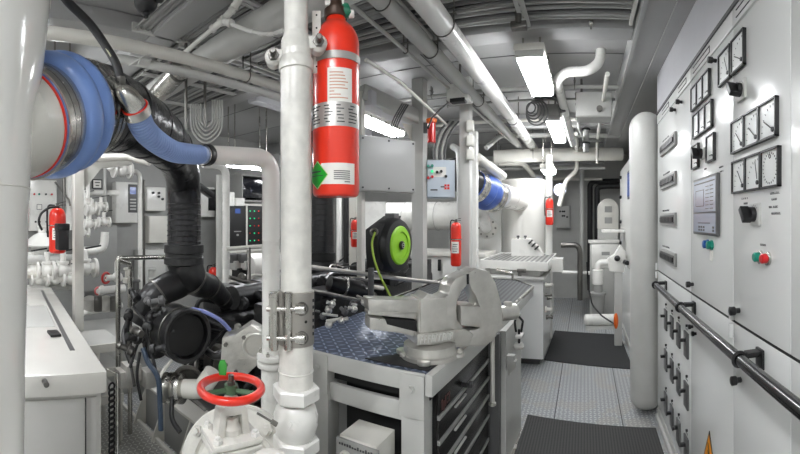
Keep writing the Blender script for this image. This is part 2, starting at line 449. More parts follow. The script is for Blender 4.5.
def section(y0, y1, label, louvers=True):
    t = thing('switchboard_cabinet', label, 'electrical cabinet', (XF, (y0+y1)/2, 0), 'switchboard cabinets')
    m = MB(); m.box((XF+.02,y0+.001,.1),(XR-.005,y1-.001,TOP-.001)); m.build('cabinet_body', lgrey, t)
    m = MB(); m.box((XF-.02,y0+.001,0),(XR-.01,y1-.001,.045)); m.box((XF,y0+.001,.045),(XR-.01,y1-.001,.1)); m.build('plinth', lgrey, t)
    m = MB(); m.box((XF,y0+.0015,SEAM+.006),(XF+.02,y1-.0015,2.44), .003); u = m.build('upper_door', panelw, t)
    m = MB(); m.box((XF,y0+.0015,BOT),(XF+.02,y1-.0015,SEAM-.006), .003); l = m.build('lower_door', panelw, t)
    m = MB(); m.box((XF-.004,y0+.001,2.446),(XF+.02,y1-.001,TOP), .002); tp = m.build('top_trim', panelw, t)
    m = MB(); m.box((XF-.012,y0+.001,TOP-.012),(XF+.02,y1-.001,TOP+.006)); m.build('top_edge', dgrey, t)
    m = MB(); m.box((XF+.004,y0+.001,SEAM-.006),(XF+.021,y1-.001,SEAM+.006)); m.box((XF+.006,y0,BOT),(XF+.022,y0+.0015,2.44)); m.build('door_gap', dark, t)
    return t
yA, yB, yC = 2.21, 1.545, 1.062
secs = []
s1 = section(yA, 3.27, 'farthest switchboard cabinet beside the white column, with rows of black breaker toggles below')
s2 = section(yB, yA, 'switchboard cabinet with a large grey touch display panel and small meters')
s3 = section(yC, yB, 'switchboard cabinet with big dial meters, rotary switch, green and red buttons')
s4 = section(yC-.9, yC, 'plain nearest switchboard cabinet cut off by the right edge of the photo')
# section 1
for z in (2.19,1.93,1.655,1.385):
    m = MB(); face_box(m, 2.56, 3.08, z-.045, z+.045, .018, .004); f = m.build('breaker_window', mgrey, s1)
    m = MB(); face_box(m, 2.58, 3.06, z-.028, z+.028, .020); m.build('breaker_recess', dgrey, f)
    for k in range(9): face_box(MB(), 2.60+k*.05, 2.641+k*.05, z-.018, z+.014, .028).build('breaker', black, f)
    m = MB(); texty(m, 3.05, z+.06, .014, 22, int(z*100)); m.build('lettering', ink, s1)
for y in (2.60,2.42): knob(s1, y, 2.385, .016)
for row, z0 in enumerate((.91,.61,.29)):
    for k, y in enumerate((2.91,2.70,2.50,2.30)):
        m = MB(); face_box(m, y-.045, y+.045, z0-.075, z0+.075, .012, .003); b = m.build('breaker_plate', dgrey, s1)
        m = MB(); m.box((XF-.045,y-.012,z0+.02),(XF-.012,y+.012,z0+.038), .003); m.build('toggle', black, b)
        m = MB(); m.cyl((XF,y-.01,z0+.115),(XF-.012,y-.01,z0+.115), .008, n=10); m.build('screw_knob', black, s1)
        m = MB(); texty(m, y+.03, z0+.086, .012, 5, row*9+k); m.build('lettering', ink, s1)
for y, z in ((2.20,1.05),(2.13,1.03)): knob(s2, y-.03, z, .014, L=.03)
# section 2
gauge(s2, 1.84, 2.27-.1, 2.255, 2.385, 3, 1); gauge(s2, 1.80, 2.13, 2.095, 2.225, 3, 1)
gauge(s2, 2.03, 2.16, 1.93, 2.06, 1, 1); gauge(s2, 1.765, 1.885, 1.93, 2.06, 1, 1); knob(s2, 1.965, 1.99, .018, plate=.06)
m = MB(); face_box(m, 1.705, 2.10, 1.575, 1.865, .018, .004); d = m.build('touch_display', dgrey, s2)
m = MB(); face_box(m, 1.72, 2.085, 1.69, 1.852, .0195); face_box(m, 1.72, 2.085, 1.588, 1.682, .0195); m.build('screen', screen, d)
m = MB(); X = XF-.0195
for y0_, y1_, z0_, z1_ in ((1.90,2.04,1.72,1.80),): 
    for a in ((y0_,z0_,y1_,z0_),(y0_,z1_,y1_,z1_),(y0_,z0_,y0_,z1_),(y1_,z0_,y1_,z1_)): m.beam((X,a[0],a[1]),(X,a[2],a[3]), .003,.0015, up=(1,0,0))
for k in range(7):
    m.beam((X,1.75,1.705+k*.018),(X,1.80,1.705+k*.018), .004,.0015, up=(1,0,0)); m.beam((X,1.82,1.705+k*.018),(X,1.87,1.705+k*.018), .003,.0015, up=(1,0,0))
m.beam((X,1.73,1.835),(X,2.07,1.835), .006,.0015, up=(1,0,0)); m.beam((X,1.80,1.635),(X,2.0,1.635), .004,.0015, up=(1,0,0))
for yy in (1.75,1.90,1.94,1.98):
    for zz in (1.60,1.615): m.box((X-.001,yy-.012,zz-.005),(X,yy+.012,zz+.005))
m.build('screen_layout', ink, d)
for y, mm, nm in ((1.885,bluebtn,'blue push button'),(1.822,tealbtn,'teal push button')):
    m = MB(); m.lathe((XF,y,1.53),(-1,0,0),[(0,.024),(.008,.024),(.009,.020),(.026,.020),(.029,.015)],16); b = m.build('push_button', mm, s2); b['label'] = nm
m = MB(); face_box(m, 1.81, 1.85, 1.455, 1.50, .004); m.build('name_plate', labelw, s2)
knob(s2, 2.16, 1.29, .017)
# section 3
gauge(s3, 1.41-.005, 1.70-.16, 2.245, 2.385, 1, 0, [1.1]); gauge(s2, 1.555, 1.70, 2.245, 2.385, 1, 0, [.5])
gauge(s3, 1.137, 1.54, 1.92, 2.05, 3, 0, [.85,.95,1.05]); gauge(s3, 1.125+.131, 1.53, 1.757, 1.887, 2, 0, [.7,.25]); gauge(s3, 1.12, 1.252, 1.757, 1.887, 1, 2)
knob(s2, 1.76, 2.39, .015); knob(s3, 1.44, 2.155, .018, plate=.08); knob(s3, 1.31, 1.67, .018, plate=.08)
for y, mm, nm in ((1.275,ledg,'green round push button'),(1.215,redbtn,'red round push button')):
    m = MB(); m.lathe((XF,y,1.52),(-1,0,0),[(0,.024),(.008,.024),(.010,.020)],20); r = m.build('button_ring', steel, s3)
    m = MB(); m.lathe((XF-.010,y,1.52),(-1,0,0),[(0,.017),(.016,.017),(.020,.012)],20); b = m.build('push_button', tealbtn if mm is ledg else mm, r); b['label'] = nm
for k, (y, z, n) in enumerate(((1.45,1.73,6),(1.43,1.71,4),(1.46,1.685,6),(1.45,1.665,8),(1.20,1.735,7),(1.19,1.715,4),(1.21,1.69,8),(1.20,1.668,9),(1.28,1.56,6))):
    m = MB(); texty(m, y, z, .0085, n+2, k); m.build('lettering', ink, s3)
for k, (y, z, n) in enumerate(((1.72,1.885,6),(1.71,1.865,5),(1.95,1.905,5))):
    m = MB(); texty(m, y, z, .0085, n+2, k+40); m.build('lettering', ink, s2)
knob(s3, 1.475, 1.29, .018); knob(s3, 1.46, 1.02, .018)
for y in (3.25, 1.535):
    m = MB(); m.cyl((XF-.012,y,1.17),(XF-.012,y,1.225), .011, n=12); m.cyl((XF-.012,y,1.24),(XF-.012,y,1.295), .011, n=12); m.build('hinge', panelw, s1 if y > 3 else s3)
# name plates on the top trim
for s, y0_, y1_ in ((s1,2.8,3.05),(s1,2.3,2.5),(s2,1.85,2.15),(s3,1.3,1.5)):
    m = MB(); m.box((XF-.007,y0_,2.465),(XF-.003,y1_,2.468)); m.box((XF-.007,y0_,2.495),(XF-.003,y1_,2.498)); m.box((XF-.007,y0_,2.465),(XF-.003,y0_+.003,2.498)); m.build('name_strip', ink, s)
# orange warning triangle with a lightning bolt
t = thing('warning_sign', 'orange triangular high voltage sign with black bolt on the switchboard lower door', 'sign', (XF-.002,1.86,.43))
m = MB(); m.prism([(-.105,0),(.105,0),(0,.19)], (XF-.0035,1.86,.43), (0,1,0), (0,0,1), (.003,0,0)); m.build('border', black, t)
m = MB(); m.prism([(-.092,.008),(.092,.008),(0,.172)], (XF-.0045,1.86,.43), (0,1,0), (0,0,1), (.0012,0,0)); m.build('face', yellow, t)
m = MB(); m.prism([(.012,.125),(-.018,.07),(.0,.074),(-.012,.025),(.024,.085),(.004,.08),(.022,.125)], (XF-.0055,1.86,.43), (0,1,0), (0,0,1), (.0012,0,0)); m.build('lightning_bolt', black, t)
# black grab rail
t = thing('grab_rail', 'long black handrail on brackets running along the switchboard fronts', 'handrail', (.52,1.6,1.17))
m = MB(); m.cyl((.517,.2,1.172),(.517,2.93,1.172), .021, n=20, bev=.006); m.build('rail', mat('rail_black',(20,20,21),.22,coat=.3), t)
for y in (2.9,2.13,1.27,.55):
    m = MB(); m.torus((.517,y,1.172),(0,1,0), .0245, .006, 20, 8); m.box((.54,y-.02,1.183),(.60-.001,y+.02,1.195), .003); m.box((.588,y-.028,1.13),(.5995,y+.028,1.20), .004)
    m.box((.535,y-.004,1.172),(.595,y+.004,1.185)); m.build('bracket', black, t)
# tall white column with domed ends
t = thing('pillar', 'tall rounded white column at the far end of the switchboard', 'pillar', (.535,3.52,0))
m = MB(); pr = [(0,.09)]+[(.18-.13*math.cos(a)*1.0,.10+.03*math.sin(a)) for a in ()]
pr = [(.0,.06),(.02,.10),(.06,.135),(.12,.142),(1.2,.145),(2.42,.152)]+[(2.42+.15*math.sin(a),.152*math.cos(a)) for a in [PI/2*k/8 for k in range(1,9)]]
m.lathe((.535,3.45,.02),(0,0,1), pr, 40); m.build('shaft', lgrey, t)
# lower cabinets farther along the walkway
t = thing('electrical_cabinet', 'pale cabinet with small blue screen and black latches behind the white column', 'electrical cabinet', (.75,5.2,0))
m = MB(); m.box((.575,3.75,.09),(XR-.002,6.35,2.45), .01); m.build('cabinet_body', lgrey, t)
m = MB(); m.box((.558,3.76,1.05),(.577,6.34,2.42), .006); m.build('upper_door', lgrey, t)
m = MB(); m.box((.558,3.76,.12),(.577,6.34,1.03), .006); m.build('lower_door', panelw, t)
def cface(px0,px1,py0,py1,x):
    y0_, y1_ = hx(px1,x), hx(px0,x); z0_ = at((px0+px1)/2,py1,x=x).z; z1_ = at((px0+px1)/2,py0,x=x).z; return y0_, y1_, z0_, z1_
y0_, y1_, z0_, z1_ = cface(628,633.5,169,198,.555)
m = MB(); m.box((.545,y0_,z0_),(.56,y1_,z1_), .004); s = m.build('screen_frame', black, t)
m = MB(); m.box((.542,y0_+.03,z0_+.03),(.546,y1_-.03,z1_-.03)); m.build('screen', scrblue, s)
for z in (2.3,2.0,1.62,1.3,.8,.4):
    m = MB(); m.lathe((.557,6.1,z),(-1,0,0),[(0,.025),(.03,.025),(.035,.018)],12); m.build('latch', black, t)
# ================================================================ walkway mats
def mat_quad(name, corners, h, mt, label):
    lo = [V(p.x,p.y,.001) for p in corners]; m = MB()
    a = [m.bm.verts.new(p) for p in lo]; b = [m.bm.verts.new(p+V(0,0,h)) for p in lo]
    m._f(list(reversed(a))); m._f(b)
    for i in range(4): m._f([a[i],a[(i+1)%4],b[(i+1)%4],b[i]])
    return tag(m.build(name, mt), label, 'mat')
mat_quad('floor_mat', [V(-.45,5.93,0),V(.50,5.72,0),V(.53,4.38,0),V(-.48,4.68,0)], .008, finemat, 'plain dark rubber mat farther along the walkway')
mat_quad('floor_mat', [V(-.48,3.33,0),V(.555,3.10,0),V(.52,1.0,0),V(-.52,1.0,0)], .014, gridmat, 'nearest floor mat, open grid of black rubber squares')
# ================================================================ workbench
def patch(m, c, R, a0, a1, z0, z1, t=.0015, n=10):
    """thin label wrapped on an upright cylinder, angles measured in plan"""
    inn, out = [], []
    for k in range(n+1):
        a = a0+(a1-a0)*k/n
        d = V(math.cos(a), math.sin(a), 0)
        inn.append(d)
    rr = []
    for d in inn:
        p = V(c[0],c[1],0)
        rr.append([p+d*(R+t)+V(0,0,z0), p+d*(R+t)+V(0,0,z1), p+d*(R-.001)+V(0,0,z1), p+d*(R-.001)+V(0,0,z0)])
    return m.rings(rr)
def bprism(m, poly, o, u, v, w, bev=.006, seg=2):
    t = MB(); t.mi = m.mi; t.prism(poly, o, u, v, w)
    bmesh.ops.recalc_face_normals(t.bm, faces=t.bm.faces)
    if bev: bmesh.ops.bevel(t.bm, geom=[e for e in t.bm.edges if e.calc_face_angle(0) > .35], offset=bev, segments=seg, affect='EDGES', profile=.6, clamp_overlap=True)
    m._merge(t.bm); return m
ZB = 1.0
t = thing('workbench', 'long grey steel workbench with blue tread plate top, drawers and bolted corner legs', 'workbench', (-1.0,2.9,0))
# top: tread plate in front, ribbed mat at the back
m = MB(); m.prism([(-1.5,1.575),(-.632,1.565),(-.56,3.02),(-1.5,3.02)], (0,0,.985), (1,0,0), (0,1,0), (0,0,.012)); m.build('tread_plate_top', benchp, t)
m = MB(); m.prism([(-1.52,3.03),(-.56,3.03),(-.525,3.9),(-.745,4.24),(-1.06,4.32),(-1.54,4.5)], (0,0,.985), (1,0,0), (0,1,0), (0,0,.014)); m.build('ribbed_mat', ribmat, t)
m = MB(); edge = [(-1.54,3.0),(-1.56,4.53),(-1.065,4.35),(-.735,4.27),(-.508,3.9),(-.55,3.0)]
for a, b in zip(edge[1:], edge[2:]): m.beam((a[0],a[1],.992),(b[0],b[1],.992), .018,.024)
m.beam((-1.55,3.0,.992),(-1.56,4.53,.992), .018,.024)
m.build('edge_strip', steel, t)
m = MB(); m.box((-1.5,1.56,.915),(-.66,1.60,.997), .004); m.build('front_rail', lgrey, t)
m = MB(); m.beam((-.637,1.545,.955),(-.545,3.02,.955), .035,.092,.006); m.build('side_rail', lgrey, t)
m = MB(); m.beam((-.548,3.03,.945),(-.522,3.9,.945), .03,.08,.005); m.build('side_rail', lgrey, t)
m = MB(); m.box((-1.5,1.585,.765),(-.70,1.61,.85), .004); m.build('lower_rail', lgrey, t)
m = MB(); m.box((-1.45,1.9,.05),(-.7,1.92,.80)); m.build('rear_panel', mgrey, t)
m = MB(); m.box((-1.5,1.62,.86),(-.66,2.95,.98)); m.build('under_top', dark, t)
for x0, x1 in ((-1.285,-1.172),(-.775,-.665)):
    m = MB(); m.box((x0,1.565,.0),(x1,1.66,.985), .005); l = m.build('leg', lgrey, t)
    m = MB(); m.box((x0-.003,1.553,.80),(x1+.004,1.567,.988), .003); b = m.build('bracket', lgrey, l)
    m = MB(); m.lathe(((x0+x1)/2,1.553,.925),(0,-1,0),[(0,.018),(.004,.018),(.0045,.012),(.014,.012)],6); m.build('bolt', lgrey, l)
m = MB(); m.box((-1.5,1.6,0),(-1.44,1.66,.98)); m.build('leg', lgrey, t)
m = MB(); m.prism([(-1.5,3.03),(-.60,3.03),(-.55,3.9),(-.75,4.2),(-1.5,4.4)], (0,0,.9), (1,0,0), (0,1,0), (0,0,.08)); m.build('rear_frame', mgrey, t)
# end panel of the bench beside the walkway
m = MB(); m.prism([(-.575,2.57),(-.515,2.57),(-.50,3.1),(-.56,3.1)], (0,0,.02), (1,0,0), (0,1,0), (0,0,.90)); m.build('end_panel', lgrey, t)
m = MB(); m.box((-.64,2.49,0),(-.545,2.56,.92), .004); m.build('leg', dgrey, t)
m = MB(); m.box((-.60,2.4,0),(-.49,3.1,.02)); m.build('kick_strip', steel, t)
for y0,y1,z in ((2.35,2.75,.76),(2.42,2.72,.70)):
    m = MB(); m.prism([(0,0),(.0,-.10),(.05,-.03),(.05,0)], (-.51,y0+.22,z), (1,0,0), (0,0,1), (0,.05,0)); m.build('gusset', lgrey, t)
# drawers
a = math.atan2(.09,1.5)
def dxy(y): return -.640+.058*(y-1.6)/1.4
t2 = thing('tool_chest', 'black drawer chest with grey rails built in under the workbench', 'drawer chest', (-.9,2.0,0))
m = MB(); m.prism([(dxy(1.66)-.5,1.68),(dxy(1.66)-.018,1.68),(dxy(2.48)-.018,2.48),(dxy(2.48)-.5,2.48)], (0,0,.05), (1,0,0), (0,1,0), (0,0,.80)); m.build('chest_body', dark, t2)
zt = .90
for k, hgt in enumerate((.125,.085,.085,.10,.12,.12)):
    z1 = zt; z0 = zt-hgt; zt = z0-.028
    m = MB(); m.beam((dxy(1.67)-.008,1.67,(z0+z1)/2),(dxy(2.46)-.008,2.46,(z0+z1)/2), .012, hgt, .002); d = m.build('drawer', mat('drawer_black',(34,32,32),.25), t2)
    m = MB(); m.beam((dxy(1.67)-.004,1.67,z0-.014),(dxy(2.47)-.004,2.47,z0-.014), .014, .020, .002); m.build('drawer_rail', mgrey, t2)
    if k: m = MB(); m.beam((dxy(1.86)+.002,1.86,z1-.016),(dxy(2.02)+.002,2.02,z1-.016), .012, .009, .002); m.build('handle', lgrey, d)
    if k == 0:
        m = MB(); m.mat(0)
        for (y0,y1,za,zb) in ((1.70,1.715,.785,.83),(1.72,1.735,.775,.82),(1.74,1.755,.785,.835),(1.762,1.785,.79,.80),(1.762,1.785,.825,.835),(1.79,1.80,.79,.835)):
            m.beam((dxy(y0)-.001,y0,(za+zb)/2),(dxy(y1)-.001,y1,(za+zb)/2), .002, zb-za)
        m.build('emblem', mat('faded_red',(84,44,40),.5), d)
        m = MB(); m.cyl((dxy(1.97)-.002,1.97,.80),(dxy(1.97)+.03,1.97,.80), .014, n=14); m.obox((dxy(1.97)+.04,1.985,.80),(.022,.045,.02), Matrix.Rotation(.2,3,'Z'), .004); m.build('lock', black, d)
# socket box on the floor in front of the bench
t = thing('socket_box', 'pale grey metal socket box below the workbench corner', 'electrical box', (-.89,1.33,0))
m = MB(); m.box((-.985,1.40,.48),(-.80,1.555,.735), .004); m.build('box_body', cream, t)
m = MB(); m.box((-.995,1.388,.47),(-.79,1.401,.725), .003); m.build('face_plate', mgrey, t)
for x in (-.945,-.845):
    m = MB(); m.cyl((x,1.39,.655),(x,1.378,.655), .028, n=20); s = m.build('socket', cream, t)
    m = MB()
    for q in (-.009,.009): m.box((x+q-.002,1.376,.655),(x+q+.002,1.379,.67))
    m.build('socket_slot', dark, s)
m = MB(); rnd = random.Random(3)
for k in range(14): m.box((-.98+k*.013,1.386,.700),(-.972+k*.013,1.389,.706+rnd.random()*.008))
m.build('lettering', ink, t)
m = MB(); m.box((-.93,1.45,0),(-.86,1.5,.48)); m.build('support', mgrey, t)
# dark scuffed rubber patch under the vise
m = MB(); m.prism([(-.98,1.60),(-.66,1.59),(-.625,1.78),(-.72,1.95),(-.88,1.72)], (0,0,.9985), (1,0,0), (0,1,0), (0,0,.004)); tag(m.build('rubber_pad', rubber), 'thin black pad lying under the vise on the tread plate', 'pad')

# ================================================================ bench vise
B = V(-.725,1.775,1.003); d = V(.70,.714,0).normalized(); n = V(-d.y,d.x,0); up = V(0,0,1)
def vs(px, py):
    th = (px-585)/400; q = V(math.sin(th),math.cos(th),0)
    # ray meets the vertical plane through the vise axis
    r = B.dot(n)/q.dot(n); p = q*r
    return ((p-B).dot(d), H0+r*(220-py)/400-B.z)
def P(l): return [vs(*p) for p in l]
t = thing('bench_vise', 'large silver painted cast iron vise bolted to the workbench corner', 'vise', B)
def slab(name, pts, w, bev, mt=silver, parent=None, off=0, raw=None):
    m = MB(); bprism(m, raw or P(pts), B+n*(-w/2+off), d, up, n*w, bev); return m.build(name, mt, parent or t)
slab('fixed_jaw', [(415,298),(423,291),(434,297),(443,293),(445,284),(450,277),(463,271),(463,282),(456,289),(452,298),(451,308),(452,318),(458,325),(468,331),(464,343),(446,345),(415,340),(413,322)], .125, .010)
slab('anvil_block', [(415,296),(441,296),(441,335),(415,335)], .14, .010)
slab('slide_bar', [(365,297),(418,298),(418,311),(366,309)], .10, .008)
slab('slide_channel', [(366,309),(418,311),(418,318),(366,313)], .06, .004)
slab('lower_guide', [(367,315),(418,321),(418,336),(398,331),(367,327)], .09, .008)
slab('slot_shade', [(382,316),(416,319),(416,330),(384,322)], .094, .003, dark)  # dark slab stands in for the shade inside the open slot
slab('moving_jaw', [(463.5,271),(471,267),(483,270),(490,281),(496,302),(497,324),(491,330),(489,337),(480,343),(470,344),(462,342),(459,338),(462,328),(473,326),(475,318),(474,305),(470,294),(466,288),(464,282)], .115, .011)
slab('slide_block', [(454,303),(474,304),(474,324),(454,322)], .15, .005)
m = MB(); p0 = vs(461.7,272); p1 = vs(461.7,283)
c0 = B+d*((p0[0]+p1[0])/2)+up*((p0[1]+p1[1])/2)
R = Matrix((d, n, up)).transposed(); m.obox(c0, (.012,.13,abs(p0[1]-p1[1])*.9), R, .001); m.build('jaw_gap', dark, t)
m = MB(); s0, z0 = vs(498,314); s1, z1 = vs(516,315); m.lathe(B+d*s0+up*z0, d, [(0,.03),(.01,.042),(s1-s0-.008,.044),(s1-s0,.036)], 20); m.build('screw_head', silver, t)
s, z = vs(508,304); m = MB(); m.cyl(B+d*s+up*(z-.02), B+d*s+up*(z+.012), .024, n=16, bev=.004); m.build('handle_knob', silver, t)
m = MB(); s, z = vs(474,292); 
for k, (ss, zz, rr) in enumerate(((.20,.22,.012),(.215,.235,.009))): m.sphere(B+d*ss+up*zz-n*.06, rr, 10)
m.build('rivet', silver, t)
# tommy bar hanging down on the walkway side
q = V(-.478,2.03,0)
m = MB(); m.cyl((q.x,q.y,.70),(q.x,q.y,1.14), .0125, n=14); m.build('handle_bar', silver, t)
m = MB(); m.lathe((q.x,q.y,.682),(0,0,1),[(0,.014),(.004,.02),(.016,.02),(.02,.014)],16); m.build('handle_end', steel, t)
# swivel base
m = MB(); c = B; m.lathe(c, up, [(0,.138),(.018,.138),(.024,.128),(.06,.124),(.066,.112),(.07,.095)], 36)
for a in (0,1,2,3):
    e = V(math.cos(a*PI/2+.2),math.sin(a*PI/2+.2),0); m.cyl(c+e*.135, c+e*.135+up*.02, .032, n=14, bev=.004)
m.build('swivel_base', silver, t)
m = MB(); m.lathe(c+up*.066, up, [(0,.07),(.02,.068),(.05,.06),(.075,.05)], 28); m.build('turret', silver, t)
for a in (-2.2,.2):
    e = V(math.cos(a),math.sin(a),0); m = MB(); m.lathe(c+e*.145+up*.018, up, [(0,.016),(.012,.016),(.013,.009),(.02,.009)], 6); m.build('bolt', silver, t)
# embossed, worn lettering on the side of the body
m = MB(); rnd = random.Random(11)
pl = B-n*.092
for k in range(9):
    s0 = -.085+k*.0185; zc = .108
    sl = .006
    Rl = Matrix((d, n, up)).transposed() @ Matrix.Rotation(.2, 3, 'Y')
    m.obox(pl+d*s0+up*zc, (.005,.008,.034), Rl)
    if rnd.random() < .8: m.obox(pl+d*(s0+.006)+up*(zc+.015), (.010,.008,.005), Rl)
    if rnd.random() < .7: m.obox(pl+d*(s0+.005)+up*zc, (.009,.008,.005), Rl)
    if rnd.random() < .5: m.obox(pl+d*(s0+.010)+up*zc, (.005,.008,.030), Rl)
m.build('lettering', mat('bright_cast_edges',(226,226,222),.3,metal=.5), t)
slab('cast_plate', None, .18, .004, raw=[(-.10,.082),(.085,.082),(.09,.132),(-.10,.132)])
slab('nut_housing', None, .15, .006, raw=[(.09,.09),(.155,.09),(.155,.125),(.09,.125)])

# ================================================================ machine with ribbed drip tray behind the bench
t = thing('drip_tray_machine', 'grey cabinet with a raised ribbed drip tray behind the workbench', 'machine', (-.9,4.85,0))
TQ = [at(481,259.5,z=1.17), at(547,262.5,z=1.17), at(556,253.2,z=1.17), at(501,252.4,z=1.17)]
m = MB(); m.prism([(p.x,p.y) for p in TQ], (0,0,1.150), (1,0,0), (0,1,0), (0,0,.012)); m.build('tray_surface', ridge, t)
m = MB(); q = [(p.x,p.y) for p in TQ]
for a_, b_ in zip(q, q[1:]+q[:1]): m.beam((a_[0],a_[1],1.12),(b_[0],b_[1],1.12), .02, .10, .003)
m.build('tray_rim', white, t)
m = MB(); m.prism([(-1.15,4.75),(-.52,4.6),(-.48,5.4),(-1.15,5.4)], (0,0,1.0), (1,0,0), (0,1,0), (0,0,.148)); m.build('tray_underside', lgrey, t)
m = MB(); m.prism([(-1.2,4.5),(-.47,4.48),(-.46,5.3),(-1.2,5.3)], (0,0,.08), (1,0,0), (0,1,0), (0,0,.9)); m.build('cabinet_body', panelw, t)
m = MB(); m.prism([(-1.22,4.46),(-.455,4.44),(-.445,5.31),(-1.22,5.31)], (0,0,.975), (1,0,0), (0,1,0), (0,0,.022)); m.build('cabinet_top', lgrey, t)
m = MB(); m.prism([(-1.1,4.55),(-.52,4.55),(-.52,5.2),(-1.1,5.2)], (0,0,0), (1,0,0), (0,1,0), (0,0,.08)); m.build('plinth', dgrey, t)
m = MB(); m.prism([(0,0),(.26,0),(.26,.16),(0,.16)], (-.42,5.0,1.0), (0,1,0), (0,0,1), (.14,0,0)); m.build('side_basin', white, t)
for k, (y, z, r) in enumerate(((4.6,.9,.03),(4.62,.78,.022),(4.6,.62,.035),(4.72,.5,.028),(4.8,.86,.03),(4.85,.7,.025))):
    m = MB(); m.lathe((-.46,y,z),(1,0,0),[(0,r),(.02,r),(.022,r*.6),(.06,r*.6),(.062,r*.9),(.08,r*.7)],14); m.build('pipe_fitting', dsteel if k%2 else cream, t)
m = MB(); m.tube([(-.42,4.6,.9),(-.38,4.65,.9),(-.38,4.75,.55),(-.42,4.8,.5)], .012, 8, R=.04); m.build('hose', lgrey, t)
m = MB(); m.tube([(-.8,4.45,.93),(-.8,4.40,.93),(-.8,4.36,1.06),(-.98,4.36,1.10)], .014, 8, R=.03); m.build('drain_pipe', steel, t)
m = MB(); m.cyl((-.73,4.44,1.02),(-.73,4.44,1.09), .02, n=12); m.box((-.76,4.42,1.06),(-.66,4.46,1.10), .005); m.build('tap', dsteel, t)
t = thing('control_desk', 'small white sloping console with black switches standing on the ribbed tray', 'console', at(528,252,z=1.2)+V(0,0,0))
c = at(527,253,y=5.15)
c = at(527,253,y=5.45)
m = MB(); m.prism([(-.20,0),(.23,0),(.17,.11),(.04,.23),(-.20,.23)], (c.x,5.35,1.163), (1,0,0), (0,0,1), (0,.22,0)); m.build('console_body', white, t)
for k in range(3):
    p = V(c.x+.065+k*.042, 5.335, 1.165+.19-k*.039); m = MB(); m.obox(p, (.022,.03,.075), Matrix.Rotation(.8,3,'Y'), .003); m.build('switch', black, t)
for k in range(2):
    m = MB(); m.lathe((c.x-.12+k*.10,5.42,1.392),(0,0,1),[(0,.012),(.02,.012),(.022,.022),(.045,.02)],12); m.build('knob', dgrey, t)
# pad-eye bracket with a black shackle on the bench end
c = at(519,325,x=-.47)
t = thing('shackle', 'black shackle hooked through a small white bracket at the bench end', 'shackle', c)
m = MB(); m.tube([c+V(-.018,-.02,-.045), c+V(-.028,-.02,.03), c+V(-.008,-.02,.075), c+V(.032,-.02,.035), c+V(.018,-.02,-.045)], .008, 8, R=.02); m.build('bow', black, t)
m = MB(); m.cyl(c+V(0,0,-.14), c+V(0,0,-.03), .009, n=10); m.build('pin', black, t)
m = MB(); m.box(c+V(-.02,-.05,-.085), c+V(.03,.05,-.065), .004); m.lathe(c+V(0,0,-.17),(0,0,1),[(0,.03),(.02,.04),(.04,.03)],12); m.build('bracket', white, t)
# ================================================================ foreground pole with couplings and check valve
side = None
pc = V(math.sin(-.7225)*1.35, math.cos(-.7225)*1.35, 0)
tocam = V(-pc.x,-pc.y,0).normalized(); side = V(-tocam.y,tocam.x,0)    # side points to picture right
if side.x*math.cos(-.7225)-side.y*math.sin(-.7225) < 0: side = -side
def zz(py, r=1.35): return H0+r*(220-py)/400
t = thing('standpipe', 'thick white vertical pipe in the centre foreground with clamps and a check valve', 'pipe', (pc.x,pc.y,.3))
m = MB(); m.cyl((pc.x,pc.y,zz(58)),(pc.x,pc.y,ZC), .0405, n=32); m.build('upper_pipe', oldwhite, t)
m = MB(); m.cyl((pc.x,pc.y,zz(300)),(pc.x,pc.y,zz(52)), .0525, n=36); m.build('lower_pipe', oldwhite, t)
m = MB(); m.lathe((pc.x,pc.y,zz(71)),(0,0,1),[(0,.054),(.0,.058),(.03,.060),(.045,.052),(.10,.050),(.125,.041)],36); cl = m.build('clamp_collar', oldwhite, t)
for s, dz in ((1,.045),(-1,-.0)):
    p = pc+side*(s*.075)+V(0,0,zz(58)+dz); m = MB(); m.lathe(p-V(0,0,0)+tocam*-.03, tocam, [(0,.028),(.045,.03),(.055,.022)], 16)
    m.beam(p-side*s*.05, p, .05,.045,.01); l = m.build('clamp_lug', oldwhite, t)
    m = MB(); m.lathe(p+tocam*.02, tocam, [(0,.019),(.014,.019),(.015,.011),(.045,.011),(.047,.008)], 6); m.build('clamp_bolt', dsteel, l)
# stainless grip coupling with two bolts
m = MB(); z0, z1 = zz(343), zz(290); m.lathe((pc.x,pc.y,z0),(0,0,1),[(0,.057),(.002,.0615),(z1-z0-.002,.0615),(z1-z0,.057)],40); gc = m.build('grip_coupling', mat('coupling_steel',(176,172,166),.36,metal=.9,bump=.05), t)
for s, off in ((-.025,0),(-.072,.0)):
    p = pc+side*s+tocam*.058; m = MB(); m.cyl(p+V(0,0,z0-.006), p+V(0,0,z1+.004), .014 if s > -.05 else .016, n=16, bev=.003); m.build('hinge_barrel', steel, gc)
for z in (zz(305), zz(333)):
    p = pc+tocam*.062+V(0,0,z)
    m = MB(); m.cyl(p-side*.095, p+side*.012, .009, n=12); m.lathe(p-side*.002, side, [(0,.018),(.028,.0185),(.031,.014)],18); b = m.build('bolt', steel, gc)
    m = MB(); m.cyl(p+side*.0275, p+side*.0315, .006, n=6); m.build('bolt_socket', dark, b)
    m = MB(); m.torus(pc+tocam*.0595+side*.018+V(0,0,z), tocam, .02, .003, 20, 6); m.build('bolt_recess', dsteel, gc)
for z in (zz(318),): 
    m = MB(); a = math.atan2(tocam.y,tocam.x); dd = (tocam*.85+side*.52).normalized(); p = pc+dd*.0612+V(0,0,z); m.cyl(p, p+dd*.001, .005, n=12); m.build('hole', dark, gc)
m = MB()
for k in range(6):
    dd = (tocam*.42+side*.91).normalized(); p = pc+dd*.062+V(0,0,z1-.03-k*.022); m.box(p-V(.002,.003,.005), p+V(.002,.003,.005))
m.build('lettering', ink, gc)
